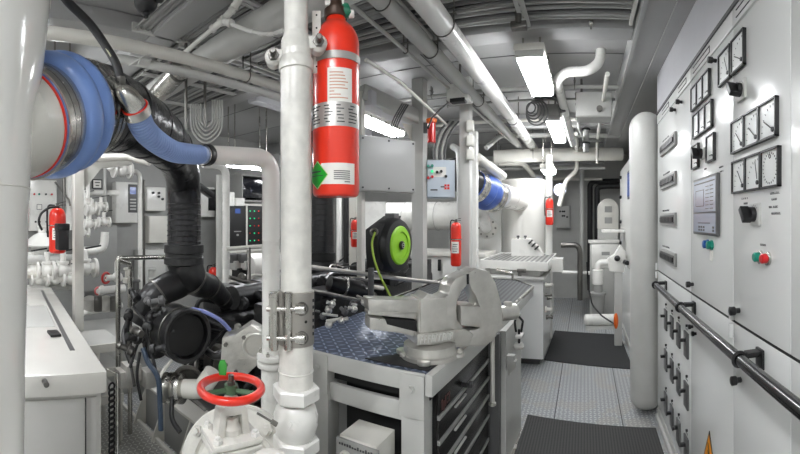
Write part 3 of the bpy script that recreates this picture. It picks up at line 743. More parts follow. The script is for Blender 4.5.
m = MB(); m.cyl((pc.x,pc.y,zz(392)),(pc.x,pc.y,z0+.002), .058, n=32); m.torus((pc.x,pc.y,zz(370)),(0,0,1),.058,.003,32,6); m.build('pipe_sleeve', oldwhite, t)
def hexnut(m, z0, z1, R): m.lathe((pc.x,pc.y,z0),(0,0,1),[(0,R*.93),(.006,R),(z1-z0-.006,R),(z1-z0,R*.93)],6)
m = MB(); hexnut(m, zz(399), zz(385), .080); hexnut(m, zz(450), zz(436), .080)
m.lathe((pc.x,pc.y,zz(438)),(0,0,1),[(0,.055),(.015,.064),(.05,.075),(.08,.076),(.11,.066),(.122,.055)],36)
cv = m.build('check_valve', white, t)
bpy.data.objects[cv.name].data.set_sharp_from_angle(angle=math.radians(30))
m = MB(); m.cyl((pc.x,pc.y,.35),(pc.x,pc.y,zz(448)), .058, n=28); m.build('bottom_pipe', oldwhite, t)
# embossed 2 on the valve body
dd = (tocam*.97-side*.22).normalized(); p = pc+dd*.075+V(0,0,zz(415)); sd = V(0,0,1).cross(dd)*-1
if sd.dot(side) < 0: sd = -sd
m = MB(); m.tube([p-sd*.006+V(0,0,.010), p+V(0,0,.014), p+sd*.006+V(0,0,.008), p-sd*.006-V(0,0,.010), p+sd*.007-V(0,0,.010)], .0018, 6); m.build('embossed_number', white, cv)
# ------------------------------------------------ bent white pipe behind it
t = thing('bent_pipe', 'white pipe running left from a blue hose then bending down to a flange', 'pipe', at(271,300,r=1.8))
pts = [at(205,155,r=1.62), at(271,158,r=1.80), at(271,356,r=1.80)]
m = MB(); m.tube(pts, .040, 24, R=.085, seg=10); m.build('pipe_run', white, t)
e = pts[2]; m = MB(); m.lathe(e-V(0,0,.012),(0,0,1),[(0,.062),(.006,.064),(.02,.064),(.024,.05)],28); f = m.build('flange', white, t)
m = MB(); m.lathe(e-V(0,0,.045),(0,0,1),[(0,.062),(.006,.064),(.022,.064),(.026,.05)],28); m.cyl(e-V(0,0,.9), e-V(0,0,.03), .045, n=20); m.build('lower_pipe', white, t)
for k in range(4):
    a = k*PI/2+.5; m = MB(); m.lathe(e+V(.05*math.cos(a),.05*math.sin(a),.012),(0,0,1),[(0,.009),(.012,.009),(.013,.005),(.02,.005)],6); m.build('bolt', steel, f)
# ------------------------------------------------ handwheel valve with big flanged body
hc = at(231,388,r=1.2)
t = thing('gate_valve', 'white gate valve with a red handwheel in front of the thick pipe', 'valve', (hc.x,hc.y,.5))
m = MB(); m.torus(hc,(0,0,1),.091,.0125,48,14); w = m.build('handwheel', red, t)
m = MB()
for k in range(3):
    a = k*2*PI/3+.35; m.tube([hc+V(.018*math.cos(a),.018*math.sin(a),-.004), hc+V(.085*math.cos(a),.085*math.sin(a),0)], .008, 8)
m.lathe(hc-V(0,0,.014),(0,0,1),[(0,.022),(.025,.02)],18); m.build('spokes', mat('spoke_green',(70,98,70),.5), w)
m = MB(); m.lathe(hc-V(0,0,.01),(0,0,1),[(0,.014),(.03,.014),(.032,.009),(.05,.009)],6); m.build('stem_nut', dsteel, t)
p = hc+V(0,0,.03); rt = side; m = MB(); bprism(m, [(-.012,0),(.010,0),(.013,.03),(.006,.048),(-.008,.046),(-.014,.03)], p-rt*.028-tocam*.02, rt, V(0,0,1), tocam*.005, .002); m.build('position_flag', vgreen, t)
g = V(hc.x,hc.y,0)
u = (tocam*.86+side*.5).normalized(); v = V(-u.y,u.x,0)        # valve body is turned from the viewer
zf = H0-1.2*.532
m = MB()
bprism(m, [(-.052,0),(-.028,0),(-.024,.062),(.024,.062),(.028,0),(.052,0),(.043,.075),(.026,.098),(-.026,.098),(-.043,.075)], g-u*.026+V(0,0,zf), v, V(0,0,1), u*.052, .004)
m.lathe(g+V(0,0,zf+.085),(0,0,1),[(0,.026),(.02,.024),(.03,.016),(.05,.014)],20); m.lathe(g+V(0,0,zf),(0,0,1),[(0,.032),(.02,.032),(.03,.024),(.05,.022)],20); m.build('yoke', oldwhite, t)
m = MB(); m.cyl(g+V(0,0,zf+.02), g+V(0,0,hc.z-.005), .008, n=12); m.build('stem', dsteel, t)
Rm = Matrix((v,-u,V(0,0,1))).transposed()
m = MB(); m.obox(g+V(0,0,zf-.006),(.15,.13,.018),Rm,.004); m.obox(g+V(0,0,zf-.028),(.15,.13,.018),Rm,.004); bf = m.build('bonnet_flange', oldwhite, t)
for a, b in ((-1,-1),(-1,1),(1,-1),(1,1)):
    m = MB(); m.lathe(g+v*(a*.058)+u*(b*.048)+V(0,0,zf+.002),(0,0,1),[(0,.013),(.012,.013),(.013,.008),(.02,.008)],6); m.build('bolt', white, bf)
m = MB(); m.lathe(g+V(0,0,.55),(0,0,1),[(0,.06),(.12,.085),(.24,.085),(.34,.06),(zf-.585,.058)],28); m.build('valve_body', white, t)
# flanged strainer body behind the valve
fc = at(238,472,r=1.44)
t = thing('flanged_pipe', 'big white round flange and elbow behind the red handwheel valve', 'pipe', (fc.x,fc.y,.4))
ax = (tocam*.95-side*.25+V(0,0,.30)).normalized()
m = MB(); m.lathe(fc-ax*.0, ax, [(0,.215),(.004,.222),(.03,.222),(.034,.217),(.034,.168),(.020,.160),(.020,.145),(.046,.138),(.050,.13),(.052,.001)],48); fl = m.build('flange', oldwhite, t)
uu, vv, _ = frame(ax)
for k in range(8):
    a = k*PI/4+.2; q = fc+uu*(.195*math.cos(a))+vv*(.195*math.sin(a)); m = MB(); m.lathe(q+ax*.034, ax, [(0,.021),(.016,.021),(.017,.013),(.028,.012)],6); m.build('bolt', oldwhite, fl)
m = MB(); m.lathe(fc-ax*.05, ax, [(0,.21),(.004,.22),(.03,.22),(.034,.2)],48); m.build('rear_flange', oldwhite, t)
m = MB(); m.tube([fc-ax*.03, fc-ax*.16+V(.02,0,.0), fc-ax*.26+V(.12,.02,-.05), fc-ax*.26+V(.30,.10,-.35)], .15, 28, R=.2, rad=lambda s: .17-.05*s); m.build('elbow', oldwhite, t)
q = at(257,413,r=1.16); m = MB(); m.cyl(q, q+side*.05-V(0,0,.027), .0035, n=8); m.cyl(q+side*.042-V(0,0,.022), q+side*.058-V(0,0,.032), .007, n=6); m.build('drain_plug', dsteel, t)
t = thing('small_flange', 'small rounded white casting below the valve at the bottom edge', 'pipe', (hc.x+.1,hc.y-.02,.85))
q = at(270,463,r=1.1); m = MB(); m.torus(q,(0,0,1),.04,.016,28,10); m.cyl(q-V(0,0,.3),q,.03,n=20); m.build('casting', oldwhite, t)

# ================================================================ fire extinguishers
def extinguisher(c, R, h, label, group=None, gauge_=True, face=None, lab=True, hose=True, big=False):
    """c: bottom centre; face: plan angle of the label"""
    c = Vector(c); t = thing('fire_extinguisher', label, 'fire extinguisher', c, group)
    a = face if face is not None else math.atan2(-c.y,-c.x)
    m = MB(); b = h-R*1.1
    m.lathe(c,(0,0,1),[(0,R*.8),(.012,R*.97),(.02,R),(b,R)]+[(b+R*1.1*math.sin(q),R*(.28+.72*math.cos(q))) for q in (.25,.5,.75,1.0,1.25,1.5)],32); m.build('cylinder', red, t)
    m = MB(); m.lathe(c+V(0,0,h),(0,0,1),[(-.01,R*.3),(R*.25,R*.3),(R*.27,R*.22),(R*.55,R*.22)],14); v_ = m.build('valve', dsteel, t)
    e = V(math.cos(a+1.3),math.sin(a+1.3),0)
    m = MB(); m.beam(c+V(0,0,h+R*.45)-e*R*.2, c+V(0,0,h+R*.75)+e*R*1.0, R*.2,R*.1); m.build('lever', black, v_)
    m = MB(); m.beam(c+V(0,0,h+R*.3)-e*R*.2, c+V(0,0,h+R*.35)+e*R*1.0, R*.2,R*.1); m.build('handle', black, v_)
    if lab:
        m = MB(); patch(m, c, R, a-.75, a+.75, c.z+h*.30, c.z+h*.56); l = m.build('label', labelw, t)
        m = MB(); rnd = random.Random(int(h*999))
        for k in range(4): patch(m, c, R+.0008, a-.6+rnd.random()*.2, a+.2+rnd.random()*.35, c.z+h*(.34+.05*k), c.z+h*(.355+.05*k))
        m.build('lettering', ink, l)
    if hose:
        m = MB(); m.tube(spline([c+V(0,0,h+R*.3)-e*R*.3, c+V(0,0,h+R*.2)-e*R*1.1, c+V(0,0,h*.75)-e*R*1.25, c+V(0,0,h*.35)-e*R*1.15]), R*.12, 8); m.build('hose', black, t)
    m = MB(); patch(m, c, R+.001, 0, 2*PI, c.z+h*.60, c.z+h*.62, .003, 24); m.build('strap', steel, t)
    return t
# the big one, strapped beside the thick pipe
ec = at(336,197,r=1.45); R = .0845; cx_, cy_ = ec.x, ec.y; A = math.atan2(-cy_,-cx_)
t = thing('fire_extinguisher', 'largest red fire extinguisher, strapped high beside the thick foreground pipe', 'fire extinguisher', ec)
ze = lambda py: H0+1.45*(220-py)/400
m = MB(); zs = ze(46); m.lathe(ec,(0,0,1),[(0,R*.86),(.006,R*.96),(.016,R)]+[(zs-ec.z,R)]+[(zs-ec.z+.015,R*.985),(zs-ec.z+.034,R*.92),(zs-ec.z+.05,R*.82),(zs-ec.z+.065,R*.68),(zs-ec.z+.076,R*.55),(zs-ec.z+.084,R*.45),(zs-ec.z+.095,R*.41),(zs-ec.z+.115,R*.40)],40); m.build('cylinder', mat('extinguisher_red',(232,52,28),.3,coat=.5), t)
zn = zs+.110
m = MB(); m.lathe((cx_,cy_,zn-.012),(0,0,1),[(0,.040),(.006,.043),(.03,.043),(.034,.03),(.05,.026),(.08,.024)],24); vv_ = m.build('valve', mat('valve_brown',(70,52,42),.4,metal=.4), t)
sr = V(-math.sin(A),math.cos(A),0); 
if sr.dot(side) < 0: sr = -sr
tc_ = V(math.cos(A),math.sin(A),0)
m = MB(); m.lathe(V(cx_,cy_,zn+.006)+sr*.02+tc_*.01, (sr*.8+V(0,0,.3)), [(0,.022),(.02,.026),(.03,.022)],18); m.build('seal_cap', mat('seal_green',(20,110,80),.35), vv_)
m = MB(); m.lathe(V(cx_,cy_,zn+.0)+sr*.045+tc_*.01, (sr*.9+V(0,0,.1)), [(0,.013),(.016,.015),(.02,.012)],14); m.build('gauge', labelw, vv_)
m = MB(); m.beam(V(cx_,cy_,zn+.055)-sr*.03, V(cx_,cy_,zn+.075)+sr*.11, .025,.018,.004); m.beam(V(cx_,cy_,zn+.04)-sr*.04, V(cx_,cy_,zn+.045)+sr*.03, .03,.02,.004); m.build('lever', oldwhite, vv_)
def ang(px, R_=.0845, cpx=336): 
    s = max(-.999,min(.999,(px-cpx)/(R_/1.45*400))); q = math.asin(s)
    # rotate from the camera-facing direction towards picture right
    sgn = 1 if (V(math.cos(A+.1),math.sin(A+.1),0).dot(sr) > 0) else -1
    return A+sgn*q
def lbl(name, px0, px1, py0, py1, mt, parent=t, tt=.0012):
    m = MB(); patch(m, ec, R, ang(px0), ang(px1), ze(py1), ze(py0), tt, 14); return m.build(name, mt, parent)
l = lbl('inspection_label', 328, 351, 76, 108, labelw)
m = MB(); rnd = random.Random(5)
for k in range(9):
    y = 80+k*3; patch(m, ec, R+.0012, ang(330), ang(334+rnd.random()*14), ze(y+1.1), ze(y), .0006)
m.build('lettering', mat('label_ink_orange',(206,160,140),.6), l)
b = lbl('foil_band', 309.0, 360, 108, 131, mat('foil',(190,186,182),.3,metal=.6), tt=.0010)
m = MB(); rnd = random.Random(8)
for k in range(6):
    for j in range(4):
        x = 313+j*11.5+rnd.random()*2; y = 111+k*3.1
        if x+4 < 358: patch(m, ec, R+.0012, ang(x), ang(x+3+rnd.random()*5), ze(y+1), ze(y), .0006, 4)
m.build('lettering', ink, b)
l2 = lbl('lower_label', 322, 353.5, 166, 186, labelw)
m = MB()
for k in range(5): patch(m, ec, R+.0014, ang(334), ang(349), ze(174+k*1.9), ze(173.2+k*1.9), .0006, 6)
patch(m, ec, R+.0014, ang(344), ang(349), ze(184.2), ze(183.4), .0006, 4)
m.build('lettering', ink, l2)
# green diamond label
def diamond(mt, s, t_, name):
    m = MB(); cpx, cpy = 318.5, 177; N = 14; rr = []
    for k in range(N+1):
        f = -1+2*k/N; h_ = (1-abs(f))*13.5*s+.05; px = cpx+f*10.2*s
        px = max(px, 305.5); a_ = ang(px); dd_ = V(math.cos(a_),math.sin(a_),0); p = V(cx_,cy_,0)
        rr.append([p+dd_*(R+t_)+V(0,0,ze(cpy+h_)), p+dd_*(R+t_)+V(0,0,ze(cpy-h_)), p+dd_*(R-.001)+V(0,0,ze(cpy-h_)), p+dd_*(R-.001)+V(0,0,ze(cpy+h_))])
    m.rings(rr); return m.build(name, mt, t)
diamond(mat('hazard_border',(190,220,150),.5), 1, .0022, 'diamond_border'); dg = diamond(labelg, .93, .0030, 'diamond_label')
m = MB(); patch(m, ec, R+.003, ang(312), ang(322), ze(174.5), ze(173), .0008, 5); patch(m, ec, R+.003, ang(311), ang(324), ze(178), ze(177.2), .0008, 5); m.build('lettering', ink, dg)
m = MB(); patch(m, ec, R+.001, 0, 2*PI, ze(67), ze(60), .003, 40); m.build('strap', mat('strap_grey',(176,174,170),.4,metal=.3), t)
bq = V(cx_,cy_,0)-sr*.068-tc_*(-.05)
t2 = thing('mounting_bracket', 'perforated white bracket plate between the thick pipe and the big extinguisher', 'bracket', (bq.x,bq.y,ze(78)))
m = MB(); m.beam(bq+V(0,0,ze(78)), bq+V(0,0,ze(18)), .030,.006,.002, up=tc_); m.build('plate', oldwhite, t2)
for k in range(5):
    m = MB(); p = bq+V(0,0,ze(72)+k*.045)+tc_*.0032; m.cyl(p, p+tc_*.0006, .0035, n=10); m.build('hole', dark, t2)

# ================================================================ far left: big round white tank pipe
t = thing('intake_pipe', 'very large smooth white pipe filling the left edge of the photo', 'pipe', (-.92,.015,0))
m = MB(); prof = [(0,.13),(.6,.135),(1.3,.142),(1.65,.15),(1.80,.157),(1.88,.162),(1.93,.172),(1.98,.182),(2.10,.196),(2.25,.206),(2.32,.210),(3.04,.212)]
m.lathe((-.92,.015,0),(0,0,1),prof,64); m.build('pipe_wall', mat('gloss_white',(232,231,226),.14,coat=.5,bump=.04,bscale=5), t)
for zs_, rs_ in ((1.72,.1537),(2.14,.199)):
    m = MB(); m.torus((-.92,.015,zs_),(0,0,1),rs_,.002,48,6); m.build('weld_seam', cream, t)
# ================================================================ exhaust trunk with blue sleeves
def clampband(m, p, ax, R, w=.018):
    m.lathe(Vector(p)-Vector(ax).normalized()*w/2, ax, [(0,R),(0,R+.003),(w,R+.003),(w,R)], 40)
A0, B0, B1 = at(-34,140,r=.93), at(20,125,r=1.0), at(66,113,r=1.17)
t = thing('intake_duct', 'big cream pipe end with red gasket line beside the blue bellows, upper left', 'duct', A0)
axb = (B1-B0).normalized()
m = MB(); m.tube([A0-V(.3,.0,.02), A0, B0-axb*.02, B0+axb*.02], .133, 40); m.build('pipe_wall', cream, t)
m = MB(); m.torus(B0-axb*.0, axb, .1335, .0035, 48, 8); m.build('gasket', red, t)
t = thing('bellows_hose', 'large blue rubber bellows clamped between the cream pipe and the dark duct', 'hose', (B0+B1)/2)
L = (B1-B0).length
m = MB(); m.lathe(B0+axb*.004, axb, [(0,.134),(.001,.139),(L*.36,.141),(L*.38,.152),(L*.42,.163),(L*.48,.169),(L*.55,.170),(L*.61,.163),(L*.65,.150),(L*.67,.148),(L*.70,.153),(L*.75,.164),(L*.82,.170),(L*.88,.168),(L*.94,.158),(L*.99,.148)], 56); bh = m.build('bellows', blue, t)
for s in (.08,.195,.31):
    m = MB(); clampband(m, B0+axb*L*s, axb, .142, .023); c_ = m.build('hose_clamp', steel, t)
    if s == .195: m = MB(); q = B0+axb*L*s+V(0,0,.15); m.box(q-V(.02,.008,.0), q+V(.02,.008,.016), .003); m.cyl(q-V(.03,0,-.01), q+V(.04,0,.01), .004, n=8); m.build('clamp_screw', dsteel, c_)
t = thing('exhaust_duct', 'thick dark wrapped exhaust duct curving right and down to the nearer engine', 'duct', at(183,265,r=2.45))
path = spline([B1-axb*.03, at(84,110,r=1.27), at(110,112,r=1.42), at(141,126,r=1.62), at(168,146,r=1.95), at(181,170,r=2.3), at(184,200,r=2.45), at(184,262,r=2.45)], 8)
def rd(s): return .149-.046*max(0, min(1, (s-.15)/.55))
m = MB(); m.tube(path, .15, 40, rad=rd); m.build('duct_wall', wrap, t)
N_ = len(path)
for f in (.05,.09,.13,.22,.34,.45,.53,.60):
    i = int(f*(N_-1)); dd = (path[i+1]-path[i]).normalized(); m = MB(); clampband(m, path[i], dd, rd(f)+.001, .022); m.build('band', steel if f < .2 else wrap, t)
q = path[-1]
m = MB(); m.lathe(q+V(0,0,.11), (0,0,-1), [(0,.106),(.004,.122),(.05,.124),(.055,.116),(.075,.116),(.08,.123),(.12,.123),(.13,.10)], 36); m.build('collar', gblack, t)
for k in range(9):
    m = MB(); zc = q.z+.13+.032*k+.0; m.torus((q.x,q.y,zc),(0,0,1),.1035,.0025,36,6); m.build('bellows_rib', gblack, t)
l1 = spline([q+V(0,0,.03), q+V(-.02,.02,-.10), at(154,296,r=2.40), at(138,322,r=2.40)], 6)
m = MB(); m.tube(l1, .12, 28, rad=lambda s: .115-.045*s); m.build('left_leg', gblack, t)
l2_ = spline([q+V(0,0,.03), q+V(.03,.05,-.11), at(212,288,r=2.6), at(226,302,r=2.8)], 6)
m = MB(); m.tube(l2_, .12, 28, rad=lambda s: .110-.055*s); m.build('right_leg', gblack, t)
# steel stub, black hose, ribbed blue hose
t = thing('steel_elbow', 'polished steel stub elbow on the dark duct above the ribbed blue hose', 'pipe', at(122,95,r=1.25))
pth = spline([at(104,84,r=1.25), at(115,91,r=1.16), at(126,96,r=1.13), at(136,108,r=1.15)], 6)
m = MB(); m.tube(pth, .03, 24, rad=lambda s: .022+.012*s); m.build('elbow', steel, t)
m = MB(); q = at(121,88,r=1.13); m.cyl(q, q+V(0,0,.03), .014, n=6); m.build('hose_fitting', dsteel, t)
t = thing('ribbed_hose', 'blue ribbed hose from the steel elbow to the bent white pipe', 'hose', at(165,145,r=1.4))
pth = spline([at(135,107,r=1.15), at(146,132,r=1.22), at(170,150,r=1.38), at(190,154,r=1.50), at(207,155,r=1.61)], 12)
m = MB(); nn = len(pth)
m.tube([p for p in pth for _ in (0,)], .035, 22, rad=lambda s: .0345+.0016*math.sin(s*(nn-1)*PI)); hs = m.build('hose_wall', mat('pale_blue_silicone',(142,164,208),.35,coat=.2), t)
for k in range(3, nn-6):
    if k % 1 == 0:
        dd = (pth[k+1]-pth[k]).normalized(); m = MB(); m.torus(pth[k], dd, .0348, .0034, 24, 6); m.build('rib', MATS['pale_blue_silicone'], t)
for k in (1,3,nn-2,nn-4):
    dd = (pth[min(k+1,nn-1)]-pth[k-1]).normalized(); m = MB(); clampband(m, pth[k], dd, .0375, .014); m.build('hose_clamp', steel, t)
m = MB(); clampband(m, pth[-2], pth[-1]-pth[-3], .041, .032); m.build('hose_clamp', black, t)
m = MB(); m.torus(pth[0], (pth[1]-pth[0]), .036, .003, 24, 6); m.build('gasket', red, t)
t = thing('rubber_hose', 'black rubber hose curving down from the ceiling to the steel elbow', 'hose', at(100,40,r=1.2))
pth = spline([at(56,-14,r=1.16), at(68,2,r=1.16), at(90,24,r=1.17), at(107,48,r=1.16), at(117,66,r=1.14), at(121,84,r=1.13)], 8)
m = MB(); m.tube(pth, .0125, 16); m.build('hose_wall', rubber, t)
m = MB(); m.tube([p+V(.003,-.0095,.005) for p in pth[8:30]], .0035, 6); m.build('marking', hosewht, t)

# ================================================================ engines
def engine(ox, oy, label, detail=True, seed=1):
    rnd = random.Random(seed)
    t = thing('marine_engine', label, 'engine', (ox, oy, 0), 'engines')
    o = V(ox, oy, 0)
    m = MB(); m.box(o+V(-.42,0,.42), o+V(.42,1.35,.95), .05); m.box(o+V(-.3,.02,.30), o+V(.3,1.3,.45), .04); m.build('block', gblack, t)
    for s in (-1,1):
        c = o+V(s*.30,.08,1.0)
        m = MB(); m.beam(c, c+V(0,1.22,0), .24,.16,.03); hd = m.build('cylinder_head', gblack, t)
        for k in range(5):
            m = MB(); m.beam(c+V(s*.03,.03+k*.24,.09), c+V(s*.03,.24+k*.24,.09), .19,.07,.02); m.build('valve_cover', gblack, hd)
        for k in range(5):
            m = MB(); m.tube([c+V(-s*.08,.14+k*.24,.05), c+V(-s*.2,.14+k*.24,.12), c+V(-s*.26,.14+k*.24,.05)], .035, 10, R=.05); m.build('runner', gblack, hd)
    m = MB(); m.tube([o+V(0,.05,1.09), o+V(0,1.2,1.09)], .085, 18); m.build('manifold', gblack, t)
    m = MB(); m.lathe(o+V(0,-.10,.62),(0,1,0),[(0,.15),(.012,.16),(.02,.145),(.03,.16),(.045,.16),(.06,.09),(.10,.09)],30); m.build('pulley', dsteel, t)
    for (x, z, r) in ((.26,.82,.075),(-.27,.84,.08),(.30,.5,.06),(-.30,.52,.06)):
        m = MB(); m.lathe(o+V(x,-.085,z),(0,1,0),[(0,r*.8),(.008,r),(.014,r*.85),(.02,r),(.03,r*.6),(.09,r*.7)],20); m.build('pulley', dsteel if x > 0 else gblack, t)
    m = MB()
    P_ = [(0.16,.62),(.11,.75),(.27+.06,.80),(.27,.90),(-.2,.92),(-.36,.84),(-.17,.62),(-.1,.48),(.1,.47)]
    m.tube([o+V(a,-.065,b) for a, b in P_], .012, 8, closed=False); m.build('belt', rubber, t)
    # hoses, cables and small fittings
    for k in range(16):
        x = rnd.uniform(-.42,.42); z = rnd.uniform(.5,1.05); y = rnd.uniform(-.12,.0); r = rnd.choice((.008,.012,.018,.025))
        pts = [o+V(x,y+.1,z), o+V(x+rnd.uniform(-.05,.05),y-.06,z+.02), o+V(x+rnd.uniform(-.2,.2),y-.06,z-rnd.uniform(.1,.3)), o+V(x+rnd.uniform(-.2,.2),y+.12,z-rnd.uniform(.2,.35))]
        m = MB(); m.tube(spline(pts,6), r, 8); m.build('hose', rnd.choice((rubber,rubber,gblack,dsteel,lgrey,rubber)), t)
    for k in range(18):
        s = rnd.choice((-1,1)); y = rnd.uniform(.0,1.3); z = rnd.uniform(.9,1.18); x = s*rnd.uniform(.1,.48)
        pts = [o+V(x,y,z), o+V(x+rnd.uniform(-.1,.1),y+.15,z+rnd.uniform(.02,.09)), o+V(x+rnd.uniform(-.1,.1),y+.35,z+rnd.uniform(-.05,.06))]
        m = MB(); m.tube(spline(pts,5), rnd.choice((.008,.012,.02)), 8); m.build('pipe', rnd.choice((gblack,rubber,dsteel,steel,cream)), t)
    for k in range(22):
        c = o+V(rnd.uniform(-.44,.44), rnd.uniform(-.06,1.3), rnd.uniform(.9,1.15)) if k%2 else o+V(rnd.uniform(-.4,.4),-.03,rnd.uniform(.45,1.0))
        sx, sy_, sz = rnd.uniform(.02,.06), rnd.uniform(.02,.06), rnd.uniform(.02,.05)
        m = MB()
        if rnd.random() < .5: m.box(c-V(sx,sy_,sz), c+V(sx,sy_,sz), .008)
        else: m.lathe(c-V(0,.03,0),(0,1,0) if k%3 else (0,0,1),[(0,sx*.7),(.02,sx),(.05,sx*.8),(.06,sx*.4)],12)
        m.build('fitting', rnd.choice((gblack,dsteel,gblack,silver,black)), t)
    for s in (-1,1):
        m = MB(); m.box(o+V(s*.42-.05,.2,.30), o+V(s*.42+.05,1.1,.44), .01); m.build('mounting_foot', mgrey, t)
    return t
engine(-2.22, 1.78, 'nearer black diesel engine under the thick dark exhaust duct', seed=4)
engine(-2.45, 3.75, 'farther black diesel engine behind the workbench and hose reel', seed=9)
# large round black air filter on the front of the engine
fc_ = at(188,336,r=1.98); axf = (V(-fc_.x,-fc_.y,0).normalized()+side*.72+V(0,0,.02)).normalized()
t = thing('air_filter', 'big round black air filter canister on the front of the nearer engine', 'filter', fc_-V(0,0,.15))
m = MB(); m.lathe(fc_-axf*.22, axf, [(0,.09),(.02,.12),(.05,.128),(.17,.130),(.2,.135),(.225,.135),(.23,.128),(.226,.112),(.17,.108),(.165,.02)],44); m.build('canister', gblack, t)
m = MB(); m.cyl(fc_-axf*.03, fc_-axf*.02, .105, n=36); m.build('inner_cavity', dark, t)
m = MB(); m.torus(fc_-axf*.06, axf, .131, .005, 40, 6); m.torus(fc_-axf*.17, axf, .129, .005, 40, 6); m.build('clamp_band', dsteel, t)
m = MB(); m.tube([fc_-axf*.2, fc_-axf*.34, fc_-axf*.40+V(-.12,.05,-.06), fc_-axf*.40+V(-.16,.1,-.25)], .075, 20, R=.12); m.build('inlet_hose', gblack, t)
t = thing('raw_water_pump', 'polished steel pump with clamp rings at the lower front of the nearer engine', 'pump', at(175,388,r=2.0))
q = at(172,388,r=2.0); e = V(.75,.5,.12).normalized()
m = MB(); m.lathe(q-e*.06, e, [(0,.03),(.01,.07),(.03,.075),(.033,.062),(.05,.062),(.053,.076),(.075,.076),(.078,.06),(.10,.06),(.103,.072),(.12,.072),(.13,.04)], 28); m.build('pump_body', steel, t)
q2 = at(187,380,r=2.05); f_ = V(-q2.x,-q2.y,0).normalized(); m = MB(); m.lathe(q2, f_, [(-.03,.02),(-.02,.07),(0,.078),(.01,.078),(.012,.062),(.0,.055),(.0,.015)],28); m.build('impeller_cover', dsteel, t)
m = MB(); m.tube([q+e*.06, q+e*.16, q+e*.22+V(0,0,.08)], .045, 16, R=.06); m.build('outlet', cream, t)
for path_, rr_ in ((l1,.115),(l2_,.10)):
    for f in (.35,.62,.93):
        i = min(len(path_)-2, int(f*(len(path_)-1))); rad_ = (.115-.045*f if path_ is l1 else .110-.055*f)+.002
        m = MB(); clampband(m, path_[i], path_[i+1]-path_[i], rad_, .012); m.build('clamp_band', dsteel, [o for o in bpy.data.objects if o.name == 'exhaust_duct'][0])
rnd = random.Random(21)
for k, (x_, y_, r_) in enumerate(((128,318,2.1),(133,330,2.05),(140,340,2.0),(150,318,2.1),(158,308,2.1),(146,328,2.0),(134,352,2.0),(150,350,1.95),(138,300,2.15),(165,300,2.05))):
    q = at(x_,y_,r=r_); m = MB(); e = V(rnd.uniform(-1,1),rnd.uniform(-1,1),rnd.uniform(-.6,.6))
    m.lathe(q, e, [(0,.01),(.008,.026),(.03,.026),(.035,.016),(.07,.016),(.075,.022),(.09,.018)], 12)
    m.tube(spline([q, q+V(rnd.uniform(-.08,.08),0,-.05), q+V(rnd.uniform(-.06,.1),rnd.uniform(-.05,.05),-.14)],5), .008, 8)
    m.build('fitting', [gblack,dsteel,black,gblack,dgrey][k%5], [o for o in bpy.data.objects if o.name == 'marine_engine'][0])
# hoses and straps on the engine front, each one seen in the photo
def hose(pts, r, mt, label, name='engine_hose', cat='hose', marks=None):
    m = MB(); m.tube(spline([at(*p[:2], r=p[2]) for p in pts], 7), r, 10); return tag(m.build(name, mt), label, cat)
hose([(192,309,2.05),(205,312,2.02),(220,320,2.0),(230,330,2.03)], .010, mat('blue_hose',(120,130,185),.35), 'thin pale blue hose arching over the top of the nearer engine')
hose([(143,348,1.95),(148,362,1.92),(158,378,1.9),(160,405,1.9),(161,430,1.9)], .013, mat('dark_blue_hose',(52,66,84),.4), 'dark blue hose hanging down the front of the nearer engine')
hose([(128,322,2.2),(124,335,2.15),(127,350,2.1),(131,362,2.05)], .016, black, 'thick black hose at the left corner of the nearer engine')
hose([(140,352,2.0),(137,375,1.98),(141,400,1.98)], .008, rubber, 'black strap hanging beside the engine bed')
hose([(172,360,1.95),(163,371,1.92),(158,380,1.9)], .008, cream, 'short cream stay rod below the round air filter')
hose([(172,398,1.95),(172,418,1.9),(180,432,1.85)], .012, black, 'black curved hose below the steel pump')
hose([(182,392,1.98),(196,402,1.95),(206,410,1.92)], .010, dsteel, 'slim steel pipe leading from the pump towards the red handwheel')
hose([(198,344,2.15),(215,356,2.1),(228,350,2.1),(240,335,2.15)], .02, gblack, 'black coolant pipe looping behind the red handwheel')
# pale bed frame in front of the engine
t = thing('engine_bed', 'pale grey steel engine bed under the nearer engine', 'engine bed', (-2.3,1.6,0))
m = MB(); m.box((-3.0,1.48,0),(-1.72,1.52,.32), .004); m.build('bed_plate', mgrey, t)
m = MB(); m.box((-3.0,1.46,.315),(-1.72,1.62,.335), .003); m.build('bed_flange', cream, t)
for x in (-2.9,-2.6,-2.25,-1.9):
    m = MB(); m.prism([(0,0),(.0,.30),(.12,0)], (x,1.48,0), (0,-1,0), (0,0,1), (.012,0,0)); m.build('gusset', cream, t)
m = MB(); m.box((-3.0,1.62,.0),(-1.72,5.3,.30)); m.build('bed_beam', dgrey, t)
for q in ((125,372),(131,366),(150,372)):
    p = at(q[0],q[1],r=2.4); m = MB(); m.box(p-V(.05,.05,.08), p+V(.05,.05,.02), .01); m.build('mount', silver, t)
# big light grey casting right of the engine, behind the thick pipe
t = thing('pump_casting', 'pale grey cast housing behind the bent white pipe and the red handwheel', 'pump', at(250,345,r=2.0))
q = at(240,345,r=1.95); m = MB(); R_ = Matrix.Rotation(-.9,3,'Z')
bprism(m, [(-.10,-.14),(.02,-.16),(.10,-.08),(.12,.06),(.05,.10),(-.02,.05),(-.09,.03)], q, side, V(0,0,1), -tocam*.12, .01); m.build('housing', silver, t)
m = MB(); m.cyl(q+side*.08+tocam*.005, q+side*.08-tocam*.1, .07, n=24); m.torus(q+side*.08+tocam*.005, tocam, .06,.008,28,8); m.build('port', silver, t)
for a, b in ((-.07,-.1),(-.07,.0),(.02,.04),(-.02,-.13)):
    m = MB(); m.cyl(q+side*a+V(0,0,b), q+side*a+V(0,0,b)+tocam*.012, .011, n=6); m.build('bolt', dsteel, t)

